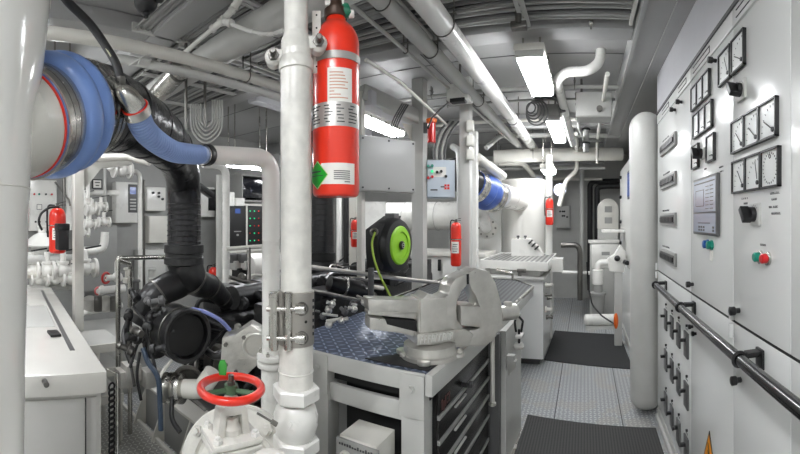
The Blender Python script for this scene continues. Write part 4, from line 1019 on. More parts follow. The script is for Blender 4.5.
# ================================================================ grey enclosure at the lower left, shelf rack and catwalk
t = thing('equipment_enclosure', 'long pale grey steel enclosure with lidded top at the lower left corner', 'enclosure', (-2.6,.3,0))
rz = -.125
def rbox(lo, hi, bev=0): 
    m = MB(); m.box(lo, hi, bev, rz, (-1.62,.63,0)); return m
rbox((-3.75,-.25,.0),(-1.63,.615,.90),.004).build('enclosure_body', mat('enclosure_grey',(188,187,183),.35,var=.04), t)
rbox((-3.78,-.28,.905),(-1.60,.635,1.0),.012).build('lid', mat('enclosure_lid',(214,212,206),.22,coat=.4,var=.03), t)
p = rbox((-1.634,.0,.06),(-1.622,.595,.885),.003); p.build('side_panel', mat('enclosure_grey',(188,187,183)), t)
m = MB(); m.box((-1.60,.54,.04),(-1.615,.543,.89),0,rz,(-1.62,.63,0)); m.build('panel_gap', dark, t)
q = at(46,384,x=-1.6); m = MB(); m.lathe(q-V(.03,0,0),(1,0,0),[(0,.012),(.04,.012),(.042,.008)],16); m.build('lock', dsteel, t)
m = MB(); m.box((-3.6,.52,.999),(-1.9,.545,1.003),0,rz,(-1.62,.63,0)); m.build('lid_gap', dgrey, t)
m = MB(); m.box((-2.95,.12,1.0),(-2.35,.50,1.004),.002,rz,(-1.62,.63,0)); m.build('hatch', lgrey, t)
q = at(54,334,z=1.006); m = MB(); m.box(q-V(.05,.03,.004), q+V(.05,.03,.012), .004); m.build('hatch_handle', black, t)
t = thing('shelf_rack', 'small white open metal rack between the enclosure and the engine', 'rack', (-2.75,1.15,0))
for z in (.32,.52,.70):
    m = MB(); m.box((-3.1,.80,z),(-2.72,1.20,z+.045), .004); m.build('shelf', lgrey, t)
    m = MB(); m.box((-2.725,.80,z-.01),(-2.70,1.20,z+.05), .003); m.build('shelf_lip', cream, t)
for x, y in ((-2.73,.82),(-2.73,1.0),(-2.73,1.18),(-3.08,.82),(-3.08,1.18)):
    m = MB(); m.box((x-.02,y-.015,0),(x+.02,y+.015,.74), .003); m.build('post', cream, t)
t = thing('catwalk', 'low tread plate catwalk between the grey enclosure and the engine bed', 'walkway', (-2.6,1.1,0))
m = MB(); m.prism([(-4.6,1.02),(-1.35,.68),(-1.35,1.40),(-4.6,1.40)], (0,0,.001), (1,0,0), (0,1,0), (0,0,.02)); m.build('tread_plate', catwalk, t)
m = MB(); m.box((-4.6,1.40,.0),(-1.45,1.425,.05), .003); m.build('curb', cream, t)
t = thing('cable_chain', 'black looped cable strip hanging beside the grey enclosure', 'cable strip', (-1.78,.72,.1))
for k in range(26):
    m = MB(); m.torus((-1.80,.735,.84-k*.028),(1,.4,0),.018,.005,14,6); m.build('link', black, t)
m = MB(); m.tube([(-1.80,.765,.15),(-1.80,.765,.90),(-1.82,.72,.92)], .006, 8); m.build('rod', steel, t)
# ================================================================ frames, cabinets and pipes farther back
def post(name, p, w, z0, z1, mt, label, cat='post', d=None, group=None):
    m = MB(); d = d or w; m.box((p.x-w/2,p.y-d/2,z0),(p.x+w/2,p.y+d/2,z1), .006); return tag(m.build(name, mt), label, cat, group)
def pipe(pts, r, mt, label, R=.06, name='pipe', cat='pipe', n=14, clamps=(), group=None):
    """a pipe run; pts world; clamps: fractions along a straight run where a hanger grips it"""
    pts = [Vector(p) for p in pts]
    m = MB(); m.tube(pts, r, n, R=R)
    if not clamps: return tag(m.build(name, mt), label, cat, group)
    t = thing(name, label, cat, pts[0], group); m.build('pipe_run', mt, t)
    for i, f in clamps:
        p = pts[i].lerp(pts[i+1], f); dd = (pts[i+1]-pts[i]).normalized()
        m = MB(); m.torus(p, dd, r+.004, .004, 20, 6); sd_ = dd.cross(V(0,0,1)).normalized() if abs(dd.z) < .9 else V(1,0,0)
        hz_ = max(.07, ZC-p.z); m.cyl(p+sd_*(r+.002), p+sd_*(r+.002)+V(0,0,hz_), .005, n=6); m.cyl(p-sd_*(r+.002), p-sd_*(r+.002)+V(0,0,hz_), .005, n=6)
        m.box(p-sd_*(r+.02)-dd*.012+V(0,0,.05), p+sd_*(r+.02)+dd*.012+V(0,0,.056)); m.build('clamp', dsteel, t)
    return t
def px(*l, **k): return [at(*p[:2], r=p[2]) for p in l]
# frame beside the walkway that carries the junction box
t = thing('support_frame', 'tall pale grey square frame behind the vise that carries the junction box', 'frame', at(418,290,r=3.0))
a = at(419,200,r=4.0); b = at(361,200,r=3.6)
m = MB(); m.box((a.x-.055,a.y-.055,0),(a.x+.065,a.y+.055,ZC)); m.build('post', lgrey, t)
m = MB(); m.box((b.x-.025,b.y-.03,0),(b.x+.025,b.y+.03,2.80)); m.build('post', cream, t)
m = MB(); m.beam(V(b.x,b.y,2.80), V(a.x,a.y,2.66), .09,.14,.006); m.build('cross_beam', lgrey, t)
m = MB(); bprism(m, [(0,0),(-.16,0),(0,-.22)], V(a.x-.05,a.y,2.60), (a-b).normalized()*V(1,1,0), V(0,0,1), V(.008,.01,0), 0); m.build('gusset', cream, t)
# junction box
q0, q1 = at(359,190,r=3.45), at(415,190,r=3.75); dv = (q1-q0); dv.z = 0; L = dv.length; dn = dv.normalized(); nn_ = V(dn.y,-dn.x,0)
if nn_.dot(V(q0.x,q0.y,0)) > 0: nn_ = -nn_
t = thing('junction_box', 'large plain grey junction box with corner screws right of the big extinguisher', 'electrical box', (q0+q1)/2)
z0, z1 = at(385,192,r=3.6).z, at(385,138,r=3.6).z
R_ = Matrix((dn, -nn_, V(0,0,1))).transposed(); cc = (q0+q1)/2; cc.z = (z0+z1)/2
m = MB(); m.obox(cc-nn_*.06, (L,.12,z1-z0), R_, .008); m.build('box_body', lgrey, t)
m = MB(); m.obox(cc+nn_*.004, (L-.012,.012,z1-z0-.012), R_, .003); l = m.build('lid', mat('box_lid',(168,168,166),.35,var=.03), t)
for i in (-1,0,1):
    for j in (-1,1):
        p = cc+dn*(i*(L/2-.03))+V(0,0,j*((z1-z0)/2-.03))+nn_*.010; m = MB(); m.cyl(p, p+nn_*.006, .009, n=12); m.build('screw', black, l)
for k in range(4):
    p = cc+dn*(.02+k*.022); m = MB(); m.tube(spline([V(p.x,p.y,z1-.01), V(p.x,p.y,z1+.08), V(p.x,p.y,z1+.2)+dn*.05, V(p.x,p.y,z1+.33)+dn*.13], 6), .007, 8)
    tag(m.build('cable', dgrey), 'one of four grey cables rising from the plain junction box', 'cable', 'cables above the junction box')
# hose reel
hc_ = at(391,245,r=3.0); fa = (V(-hc_.x,-hc_.y,0).normalized()*.62+side*.74).normalized(); fs = V(-fa.y,fa.x,0)
t = thing('hose_reel', 'black air hose reel with a lime green round cover, facing right', 'hose reel', hc_-V(0,0,.2))
m = MB(); m.lathe(hc_-fa*.07, fa, [(0,.12),(.005,.18),(.03,.200),(.12,.203),(.145,.188),(.15,.17)],44); m.build('housing', black, t)
m = MB(); m.lathe(hc_+fa*.072, fa, [(0,.146),(.012,.144),(.02,.135),(.022,.10),(.016,.098),(.016,.03),(.02,.002)],44); cv_ = m.build('cover', lime, t)
m = MB(); m.lathe(hc_+fa*.09, fa, [(0,.033),(.012,.031),(.016,.022)],24); m.build('hub', black, cv_)
m = MB(); m.torus(hc_+fa*.108, fa, .018,.002,20,6); m.beam(hc_+fa*.108-fs*.012, hc_+fa*.108+fs*.012,.003,.003); m.build('emblem', lgrey, cv_)
m = MB(); bprism(m, [(-.22,.12),(.02,.22),(.11,.22),(.02,.12),(-.12,.02),(-.15,-.17),(-.20,-.17),(-.22,.0)], hc_-fa*.08, fs if fs.dot(side) > 0 else -fs, V(0,0,1), fa*.11, .008); m.build('mounting_arm', black, t)
q = at(374,232,r=2.8); m = MB(); m.torus(q, V(-q.x,-q.y,0), .022,.009,20,8); m.build('hose_guide', dsteel, t)
q = at(392,216,r=3.0); m = MB(); m.box(q-V(.04,.04,.02), q+V(.04,.04,.02), .006); m.build('bracket', dgrey, t)
m = MB(); m.tube(spline(px((375,232,2.78),(372,244,2.78),(375,262,2.76),(382,280,2.75),(391,297,2.75)), 6), .008, 8); m.build('air_hose', mat('lime_hose',(160,185,70),.45), t)
# rails before the farther engine
hr = dsteel
pipe(px((309,267,2.5),(350,272,2.75),(440,283,3.3)), .016, mat('dull_rail',(170,166,160),.4,metal=.5), 'upper grey guard rail passing behind the hose reel', R=0, name='guard_rail', cat='rail')
pipe(px((309,290,2.5),(362,301,2.75)), .014, dsteel, 'lower grey guard rail left of the vise', R=0, name='guard_rail', cat='rail')
pipe(px((371,268,2.7),(371,296,2.7)), .02, dgrey, 'short dark upright holding the two guard rails below the hose reel', R=0, name='rail_post', cat='post')
t = thing('fuel_filter', 'black horizontal filter canister with steel bands below the guard rail', 'filter', at(345,290,r=3.0))
p, q = at(328,283,r=2.95), at(366,292,r=3.1); e = (q-p).normalized(); L = (q-p).length
m = MB(); m.lathe(p, e, [(0,.03),(.01,.055),(L*.4,.06),(L*.42,.072),(L*.85,.072),(L*.88,.05),(L,.045)],24); m.build('canister', gblack, t)
m = MB(); m.torus(p+e*L*.41, e, .067,.008,24,8); m.build('band', steel, t)
for k, (a_, b_, c_) in enumerate(((320,312,2.3),(329,307,2.35),(338,316,2.25),(347,309,2.35),(357,305,2.45),(326,321,2.15),(350,300,2.55),(335,300,2.5),(364,299,2.5))):
    q = at(a_, b_, r=c_); rr_ = random.Random(k); m = MB(); m.lathe(q-V(0,0,.03), (rr_.uniform(-1,1),rr_.uniform(-1,1),.3), [(0,.01),(.01,.02),(.03,.022),(.035,.012),(.06,.012)], 10); m.beam(q, q+V(rr_.uniform(-.09,.09),rr_.uniform(-.05,.05),.01), .012,.014,.004)
    tag(m.build('pipe_fitting', silver if k%3 else dgrey), ['dark','silver','small silver','round dark','pale','stubby silver','dull dark','bright silver','end'][k]+' pipe fitting '+['nearest the thick pipe','second from the thick pipe','over the tread plate edge','under the lower guard rail','by the black filter','lowest of the cluster','right of the filter band','behind the lower rail','beside the vise slide'][k], 'fitting', 'fittings on the left edge of the workbench')
# second exhaust, behind the thick pipe
t = thing('exhaust_duct', 'black ribbed exhaust duct under the big extinguisher, flaring onto the farther engine', 'duct', at(322,250,r=3.9))
q = at(322,255,r=3.9); m = MB(); m.cyl(q, V(q.x,q.y,2.5), .118, n=32); m.build('duct_wall', bellowm, t)
for k in range(24):
    m = MB(); m.torus((q.x,q.y,q.z+.04+k*.05),(0,0,1),.118,.005,28,6); m.build('bellows_rib', gblack, t)
m = MB(); m.lathe(q+V(0,0,.03),(0,0,-1),[(0,.118),(.005,.135),(.08,.135),(.09,.125),(.12,.13)],28); m.build('collar', gblack, t)
for s in ((348,285,3.9),(300,290,3.9)):
    m = MB(); m.tube(spline([q+V(0,0,.02), q-V(0,0,.12), at(*s[:2], r=s[2])], 6), .1, 20, rad=lambda s_: .125-.05*s_); m.build('leg', gblack, t)
# locker and posts
t = thing('locker', 'white two-door metal locker behind the hose reel', 'cabinet', at(375,250,r=6.0))
q = at(375,200,r=6.6); m = MB(); R_ = Matrix.Rotation(.5,3,'Z'); m.obox(V(q.x,q.y,1.35),(.36,.3,1.15),R_,.01); m.build('cabinet_body', white, t)
m = MB(); m.obox(V(q.x,q.y,0)+R_@V(0,-.155,1.38),(.34,.012,1.0),R_,.004); d_ = m.build('door', white, t)
m = MB(); m.obox(V(q.x,q.y,1.935),(.38,.32,.02),R_,.004); m.build('cabinet_top', white, t)
m = MB(); m.obox(V(q.x,q.y,.37),(.34,.28,.75),R_); m.build('cabinet_base', lgrey, t)
extinguisher(at(355,247,r=4.4), .045, .30, 'small red extinguisher on a white post left of the hose reel', 'small wall extinguishers', face=-.9)
post('wall_post', at(355,250,r=4.6), .10, 0, ZC, cream, 'white post carrying the small extinguisher left of the hose reel')
post('wall_post', at(346,250,r=4.9), .05, 0, ZC, dark, 'narrow black post behind the guard rails')
post('wall_post', at(339,250,r=5.2), .05, 0, ZC, white, 'narrow white post next to the black ribbed exhaust')
# control box, flask beacon, extinguisher and columns mid picture
def boxpx(name, x0,y0,x1,y1, r, depth, mt, label, cat, rot=None, group=None):
    a_, b_ = at(x0,y1,r=r), at(x1,y0,r=r); c = (a_+b_)/2; w = (V(b_.x,b_.y,0)-V(a_.x,a_.y,0)).length; h = b_.z-a_.z
    th = math.atan2(c.y,c.x)-PI/2 if rot is None else rot
    R_ = Matrix.Rotation(th,3,'Z'); t = thing(name, label, cat, V(c.x,c.y,a_.z), group)
    cc = c+R_@V(0,depth/2,0); m = MB(); m.obox(cc,(w,depth,h),R_,.008); m.build('box_body', mt, t)
    m = MB(); m.obox(c+R_@V(0,-.004,0),(w-.015,.014,h-.015),R_,.004); l_ = m.build('door', mt, t)
    return t, l_, (lambda u,v_,dd=.0: c+R_@V(u*w/2,-.012-dd,v_*h/2)), R_, w, h
t, l_, F, R_, w_, h_ = boxpx('control_box', 427,160,455,198, 4.0, .15, mat('pale_blue_paint',(196,206,216),.3), 'pale blue control box with green and red buttons above the white tank', 'control box', rot=.35)
for u, v_, mt in ((-.62,.68,tealbtn),(-.9,.66,tealbtn),(-.62,.38,ledg),(-.28,.34,black),(.02,.38,black),(-.62,.10,redbtn),(-.9,.05,redbtn),(.35,.12,black)):
    m = MB(); p = F(u,v_); m.cyl(p, p+R_@V(0,-.03,0), .014, n=14); m.build('button', mt, l_)
m = MB(); m.obox(F(-.1,.36),(.13,.004,.10),R_); m.build('label_plate', labelw, l_)
m = MB(); p = F(.42,-.42)
for a_, b_ in ((-.014,-.014),(.014,.014),(-.014,.014),(.014,-.014)): m.obox(p+R_@V(a_,0,b_),(.022,.004,.022),R_)
m.build('sticker', red, l_)
m = MB(); m.obox(F(.12,-.42),(.04,.004,.012),R_); m.build('lettering', ink, l_)
m = MB(); m.obox(F(-.5,-.58),(.07,.004,.012),R_); m.build('lettering', ink, l_)
for k in range(5):
    p = F(-.5+k*.2,1.0,-.06); m = MB(); m.tube(spline([p-V(0,0,.02), p+V(0,0,.12), p+R_@V(.05,0,.28), p+R_@V(.14,.1,.42)], 5), .011, 8)
    tag(m.build('cable', lgrey if k%2 else dgrey), 'one of several cables rising from the pale blue control box', 'cable', 'cables above the pale blue control box')
q = at(431.5,143,r=3.8)
t = thing('emergency_light', 'red cylinder with an orange cap hanging on the frame post', 'beacon', q)
m = MB(); m.cyl(q, q+V(0,0,.19), .040, n=20, bev=.005); m.build('body', dred, t)
m = MB(); m.lathe(q+V(0,0,.19),(0,0,1),[(0,.035),(.003,.05),(.036,.05),(.042,.035)],20); m.build('cap', orange, t)
m = MB(); m.box(q+V(-.08,-.01,.10), q+V(-.03,.02,.20)); m.build('bracket', dgrey, t)
extinguisher(at(456,266,r=3.75), .050, .41, 'slim red extinguisher with a long label on the column above the bench', face=math.atan2(-.93,.1))
post('column', at(466,250,r=3.95), .105, 0, ZC, lgrey, 'square grey column with the slim red extinguisher')
post('column', at(474,250,r=4.3), .08, 0, 2.6, white, 'white column just right of the square grey column')
# clutter boxes on the column (little terminal boxes)
for k, py in enumerate((120,135,149)):
    t, l_, F, R_, w_, h_ = boxpx('terminal_box', 466,py,474,py+11, 3.85, .05, cream, ['highest','middle','lowest'][k]+' of three small cream terminal boxes on the grey column', 'terminal box', rot=.2, group='terminal boxes on the column')
pipe(px((452,146,4.3),(459,150,4.25),(460,175,4.2),(460,270,4.2)), .035, lgrey, 'grey conduit bending down left of the square column', R=.1)
# white horizontal tank + ledge
t = thing('storage_tank', 'long white horizontal tank behind the hose reel and the slim extinguisher', 'tank', (-2.9,6.5,1.2))
m = MB(); m.lathe((-4.0,6.5,1.72),(1,0,0),[(0,.12),(.04,.2),(.10,.25),(2.1,.25),(2.16,.2),(2.2,.12)],40); m.build('tank_shell', white, t)
for x in (-3.7,-2.2):
    m = MB(); m.box((x-.03,6.3,0),(x+.03,6.7,1.5)); m.build('saddle', lgrey, t)
for x in (-3.1,-2.5):
    m = MB(); m.torus((x,6.5,1.72),(1,0,0),.252,.006,40,6); m.build('strap', lgrey, t)
t = thing('sea_chest', 'low white cabinet with a black handle below the white tank', 'cabinet', (-2.2,5.6,0))
m = MB(); m.box((-3.3,5.3,0),(-1.35,5.9,1.14), .01); m.build('cabinet_body', white, t)
m = MB(); m.box((-3.32,5.25,1.14),(-1.33,5.9,1.2), .008); m.build('cabinet_top', cream, t)
m = MB(); q = at(440,265,y=5.28); m.box(q-V(.02,.04,.08), q+V(.02,0,.08), .006); m.build('handle', black, t)
# vertical white tank with blue bellows on a dark pipe
t = thing('storage_tank', 'tall white vertical cylinder tank standing behind the drip tray machine', 'tank', (-1.0,6.5,0))
m = MB(); m.lathe((-1.0,6.5,.0),(0,0,1),[(0,.36),(2.25,.372),(2.27,.382),(2.292,.382),(2.298,.37),(2.302,.02)],56); m.build('tank_shell', mat('tank_white',(232,230,224),.25,coat=.3), t)
p = at(514,196,r=5.5); q = at(499,195,r=5.15); m = MB(); m.cyl(q, V(-1.0,6.5,q.z-.02), .165, n=30); m.build('nozzle', white, t)
t = thing('bellows_hose', 'small blue bellows with steel bands on the vertical tank inlet', 'hose', at(490,193,r=5.0))
p0, p1 = at(472,184,r=4.75), at(495,198,r=5.15); e = (p1-p0).normalized(); L = (p1-p0).length
m = MB(); m.lathe(p0, e, [(0,.185),(L*.3,.187),(L*.36,.205),(L*.45,.22),(L*.52,.20),(L*.60,.22),(L*.68,.22),(L*.74,.20),(L,.195)],36); m.build('bellows', mat('deep_blue_silicone',(72,98,168),.35), t)
for f in (.08,.2,.82,.94): m = MB(); clampband(m, p0+e*L*f, e, .198 if f > .5 else .188, .055); m.build('hose_clamp', steel, t)
m = MB(); m.tube([p0+e*.02, p0-e*.25, p0-e*.4+V(0,.1,.15)], .175, 28, R=.1); tag(m.build('exhaust_duct', gblack), 'short dark duct stub feeding the small blue bellows', 'duct')
# back panel with flange
t = thing('flanged_pipe', 'curved white pipe ending in a bolted round flange below the blue bellows', 'pipe', at(486,235,r=5.4))
q = at(487,228,r=5.5); f2 = (V(-q.x,-q.y,0)).normalized()
m = MB(); m.tube([at(474,212,r=5.3), at(484,213,r=5.35), at(486,228,r=5.38), q+f2*.02], .07, 18, R=.1); m.build('elbow', white, t)
m = MB(); m.lathe(q, f2, [(0,.14),(.004,.15),(.03,.15),(.034,.14)],30); fl = m.build('flange', silver, t)
u_, v_, _ = frame(f2)
for k in range(8): a_ = k*PI/4; p = q+u_*.115*math.cos(a_)+v_*.115*math.sin(a_)+f2*.03; m = MB(); m.cyl(p,p+f2*.02,.016,n=6); m.build('bolt', dsteel, fl)
m = MB(); m.box((-1.95,6.0,0),(-1.28,6.05,2.3), .006); tag(m.build('partition', lgrey), 'plain grey upright panel behind the round flange', 'panel')
m = MB(); m.cyl(at(476,157,r=4.3), at(503,176,r=5.2), .055, n=20, bev=.01); tag(m.build('pipe', cream), 'slanting cream pipe just above the small blue bellows', 'pipe')
# ---------------------------------------------------------------- far end beyond the tank
pz = (at(549,300,r=5.6))
pipe([V(pz.x,pz.y,0), V(pz.x,pz.y,2.55)], .05, mat('pipe_band_white',(220,220,216),.3), 'white vertical pipe beside the tank carrying the red banded extinguisher', R=0, name='riser_pipe')
extinguisher(at(549.5,225,r=5.45), .055, .36, 'red extinguisher high on the white riser pipe beside the vertical tank', face=-1.45)
t = thing('bulkhead_lamp', 'round bluish white lamp beside the riser pipe', 'light', at(560,190,r=7.6))
q = at(560,190,r=7.6); m = MB(); m.lathe(q,(0,-1,0),[(0,.12),(.03,.13),(.05,.12)],28); m.build('housing', lgrey, t)
m = MB(); m.lathe(q+V(0,-.045,0),(0,-1,0),[(0,.11),(.03,.10),(.045,.06),(.05,.01)],24); m.build('lens', mat('small_lamp',(235,240,255),.4,emit=(215,220,255),es=4), t)
m = MB(); m.beam(q+V(0,.02,0), V(q.x,YB,q.z), .05,.05); m.build('arm', lgrey, t)
for k, (y0_, y1_, z_, r_) in enumerate(((3.9,3.9,2.95,.018),(4.4,4.4,2.98,.014),(5.0,5.05,2.92,.022),(6.9,6.9,2.55,.03),(7.3,7.3,2.7,.04),(7.8,7.8,2.45,.03))):
    pipe([V(-2.6,y0_,z_), V(.34,y1_,z_)], r_, [lgrey,mgrey,cream][k%3], ['first slim','second slim','third','fourth','fifth','last'][k]+' pipe crossing the ceiling from the camera towards the far wall', R=0, clamps=((0,.35),(0,.85)))
pipe([V(.18,3.2,2.82), V(.18,6.0,2.82), V(.18,6.0,2.5)], .02, cream, 'slim cream pipe running along the ceiling beside the boxed duct', R=.08, clamps=((0,.5),))
pipe([V(-.12,5.0,2.72), V(-.12,7.6,2.72)], .03, cream, 'cream pipe running along the ceiling right of the second strip light', R=0, clamps=((0,.3),))
t, l_, F, R_, w_, h_ = boxpx('control_box', 556,206,570,228, 8.3, .19, lgrey, 'grey control box with dark switches on the back wall', 'control box', rot=0)
for u, v_ in ((-.4,.5),(-.05,.5),(.2,.5),(-.05,.1),(.2,.1),(.6,.0)):
    m = MB(); p = F(u,v_); m.cyl(p, p-V(0,.03,0), .02, n=12); m.build('button', black, l_)
pipe(px((590,290,8.0),(590,182,8.0),(601,181.5,8.0),(622,181,8.0)), .055, rubber, 'left of two thick black pipes bending right on the back wall', R=.25)
pipe(px((597,290,7.8),(597,187,7.8),(606,186,7.8),(622,186,7.8)), .055, rubber, 'right of two thick black pipes, bending right below the other', R=.25)
pipe(px((582,300,7.6),(582,120,7.6)), .045, lgrey, 'grey vertical pipe on the back wall left of the black pipes', R=0)
t = thing('calorifier', 'white round-topped housing with two vents near the back wall', 'machine', at(608,235,r=7.2))
c = at(608,229,r=7.2); m = MB(); w_ = .2
bprism(m, [(-.19,0),(.19,0),(.19,.36)]+[(.19*math.cos(a_),.36+.19*math.sin(a_)) for a_ in [PI*k/12 for k in range(1,12)]]+[(-.19,.36)], V(c.x,c.y,c.z), (1,0,0), (0,0,1), (0,.3,0), .01); m.build('housing', cream, t)
for dz in (.30,.10):
    m = MB(); m.box((c.x-.06,c.y-.01,c.z+dz),(c.x+.07,c.y+.003,c.z+dz+.11)); m.build('vent', mgrey, t)
m = MB(); m.box((c.x-.18,c.y+.02,0),(c.x+.18,c.y+.28,c.z)); m.build('stand', lgrey, t)
t = thing('switch_cabinet', 'pale square framed cabinet low at the end of the walkway', 'cabinet', at(604,270,r=7.0))
a_, b_ = at(590,268,r=6.9), at(620,242,r=6.9)
m = MB(); m.box((a_.x,a_.y,.0),(b_.x,a_.y+.3,b_.z), .01); m.build('cabinet_body', lgrey, t)
m = MB(); m.box((a_.x+.03,a_.y-.015,a_.z),(b_.x-.03,a_.y+.002,b_.z-.04), .004); d_ = m.build('door', white, t)
m = MB(); m.box((a_.x+.2,a_.y-.02,a_.z+.22),(a_.x+.34,a_.y-.014,a_.z+.28)); m.build('vent', mgrey, d_)
m = MB(); m.box((a_.x-.03,a_.y-.03,b_.z-.02),(b_.x+.0,a_.y+.3,b_.z+.03), .006); m.build('frame', white, t)
m = MB(); m.tube(px((548,266,6.4),(560,263,6.4)), .02, 10); 
pipe(px((561,245,6.6),(577,245,6.6),(580,250,6.6),(580,300,6.6)), .045, dsteel, 'bent steel pipe loop in front of the far grey wall', R=.18)
pipe(px((562,272,6.7),(590,273,6.7)), .03, white, 'short white horizontal pipe at the walkway end', R=0)
t = thing('pump', 'white vertical pump with motor at the walkway end', 'pump', V(at(598,300,r=6.4).x, at(598,300,r=6.4).y, .0))
q = at(598,275,r=6.4); q = V(q.x,q.y,0)
m = MB(); m.lathe(q,(0,0,1),[(0,.12),(.03,.12),(.04,.10),(.10,.10),(.45,.11),(.46,.13),(.49,.13),(.5,.075),(.8,.07),(.84,.05)],24); m.build('motor', mgrey, t)
m = MB(); m.cyl(q+V(0,0,.62), q+V(0,0,.86), .09, n=24, bev=.01); m.tube([q+V(0,0,.8), q+V(0,0,.97), q+V(.18,-.02,.97)], .055, 14, R=.08); m.build('pump_head', white, t)
q = at(592,302,r=6.1); m = MB(); m.cyl(V(q.x-.12,q.y,.13), V(q.x+.42,q.y,.13), .085, n=24, bev=.02); m.build('pressure_vessel', white, t)
m = MB(); m.box((q.x-.1,q.y-.08,0),(q.x+.4,q.y+.08,.05)); m.build('foot', lgrey, t)
pipe(px((587,262,6.0),(588,285,6.0),(592,305,5.9),(602,316,5.7),(622,329,5.3)), .012, black, 'thin black cable trailing across the floor at the walkway end', R=.2, name='cable', cat='cable', n=8)
t = thing('float', 'orange rounded float tucked against the cabinet at the walkway end', 'float', at(616,327,r=5.0))
q = at(616,321,r=5.0); m = MB(); m.sphere(q, .05, 18, (.6,.8,2.0)); m.build('body', orange, t)
t = thing('valve_block', 'white valve block with black handle mounted on the far cabinet side', 'valve', at(618,265,r=5.2))
q = at(617,262,r=5.2); m = MB(); bprism(m, [(-.10,-.12),(.09,-.14),(.12,.02),(.12,.12),(.04,.22),(-.03,.10),(-.12,.04)], q, (1,0,0), (0,0,1), (0,.12,0), .012); m.build('body', white, t)
m = MB(); p = q+V(.10,-.02,-.0); m.cyl(p, p+V(.02,-.12,0), .03, n=12); m.sphere(q+V(.0,-.03,.05), .04, 12); m.build('handle', black, t)
m = MB(); m.box((q.x-.03,q.y+.02,0),(q.x+.07,q.y+.08,q.z-.1)); m.build('stand', lgrey, t)
m = MB(); q = at(612,231,r=5.6); m.box(q-V(.14,.05,.02), q+V(.2,.25,.02), .005); p_ = tag(m.build('shelf', white), 'small white shelf projecting at the far cabinet end', 'shelf')
# overhead: large cross pipe and its neighbours
pipe([at(494,157,r=6.2), at(622,154,r=6.35)], .105, cream, 'thick cream pipe crossing the walkway ceiling from side to side', R=0, clamps=((0,.3),(0,.8)))
pipe([at(486,148,r=5.6), at(500,136,r=5.8), at(620,136,r=6.0)], .035, lgrey, 'slim grey pipe crossing just above the thick cream pipe', R=.1, clamps=((1,.2),(1,.7)))
pipe([at(480,164,r=6.4), at(523,163,r=6.6), at(534,176,r=6.95), at(541,177,r=7.3)], .045, cream, 'cream pipe bending down behind the vertical tank', R=.2, clamps=((0,.4),))
pipe([at(559,206,r=6.5), at(566,180,r=6.5), at(577,171,r=6.6), at(577,139,r=6.6)], .036, cream, 'curvy cream pipe right of the small third strip light', R=.2)
for k, (a_, b_) in enumerate(((560,158),(566,120),(579,118),(588,122))):
    pass
q = at(586,152,r=5.3); t = thing('drain_pipe', 'grey vertical pipe with two black rings hanging below the ceiling box', 'pipe', q)
m = MB(); m.cyl(q, V(q.x,q.y,ZC), .040, n=16); m.build('pipe_run', mgrey, t)
for dz in (.12,.30): m = MB(); m.torus(q+V(0,0,dz),(0,0,1),.048,.012,20,8); m.build('ring', black, t)
pipe([at(577,104,r=4.6), at(579,128,r=5.2), at(584,140,r=5.6), at(600,141,r=5.8)], .022, mgrey, 'narrow grey pipe bending right under the ceiling box', R=.1)
# S-bend pipe from ceiling
pipe([at(601,49.5,r=3.29), at(600,62,r=3.3), at(589,71,r=3.3), at(566,72,r=3.38), at(557,80,r=3.5), at(562,100,r=3.95), at(573,144,r=5.2)], .042, white, 'white S-shaped pipe dropping from the ceiling right of the large strip light', R=.16, n=20)
t, l_, F, R_, w_, h_ = boxpx('ceiling_box', 576,92,612,117, 3.9, .25, lgrey, 'grey box hanging from the ceiling right of the second strip light', 'electrical box', rot=0)
for u in (-.7,.7):
    p = F(u,1,-.1); m = MB(); m.cyl(p-V(0,0,.01), V(p.x,p.y,ZC), .012, n=8); m.build('hanger', dsteel, t)
m = MB(); p = F(.3,-.4); m.cyl(p+V(0,.01,0), p-V(0,.03,0), .03, n=14); m.build('cable_gland', dsteel, l_)
t, l_, F, R_, w_, h_ = boxpx('motor_box', 537,104,559,116, 4.1, .2, tan, 'brownish box wrapped in hoses above the second strip light', 'electrical box', rot=0)
for u in (-.6,.6):
    p = F(u,1,-.1); m = MB(); m.cyl(p-V(0,0,.01), V(p.x,p.y,ZC), .010, n=8); m.build('hanger', dsteel, t)
for k in range(5):
    q = at(531+k*1.5, 108+k*1.2, r=4.0); m = MB(); m.torus(q, (.35,.93,.1), .05+.018*k, .008, 20, 8); tag(m.build('coiled_hose', dgrey), 'dark coiled hose loops beside the brownish ceiling box', 'hose', 'coils beside the brownish ceiling box')
m = MB(); m.tube([at(534,98,r=4.1), at(545,95,r=4.1), at(560,99,r=4.1), at(563,112,r=4.1)], .03, 10, R=.1); tag(m.build('hose', dgrey), 'dark hose arching over the brownish ceiling box', 'hose')
# long pipes along the walkway ceiling
pipe([V(-.82,.35,2.80), V(-.82,7.0,2.80)], .066, white, 'brightest and thickest long pipe running down the walkway ceiling', R=0, n=24, clamps=((0,.28),(0,.62)))
pipe([V(-1.02,.2,2.80), V(-1.02,7.0,2.80)], .050, lgrey, 'second long pipe along the walkway ceiling, left of the brightest one', R=0, n=20, clamps=((0,.24),(0,.34),(0,.52)))
pipe([V(-1.20,.2,2.82), V(-1.20,2.9,2.82), V(-1.07,7.0,2.82)], .013, lgrey, 'thin grey conduit along the ceiling left of the two long pipes', R=0, clamps=((0,.85),))
pipe([V(-.925,2.2,2.90), V(-.925,6.5,2.90)], .02, cream, 'narrow pipe squeezed above and between the two long ceiling pipes', R=0)
pipe([at(366,60,r=2.6), at(400,82,r=3.0), at(450,128,r=4.2)], .014, cream, 'thin cream conduit slanting over the frame beam', R=0)
t = thing('alarm_box', 'pale box with a black speaker front hanging from the ceiling near the frame', 'alarm', at(460,105,r=3.6))
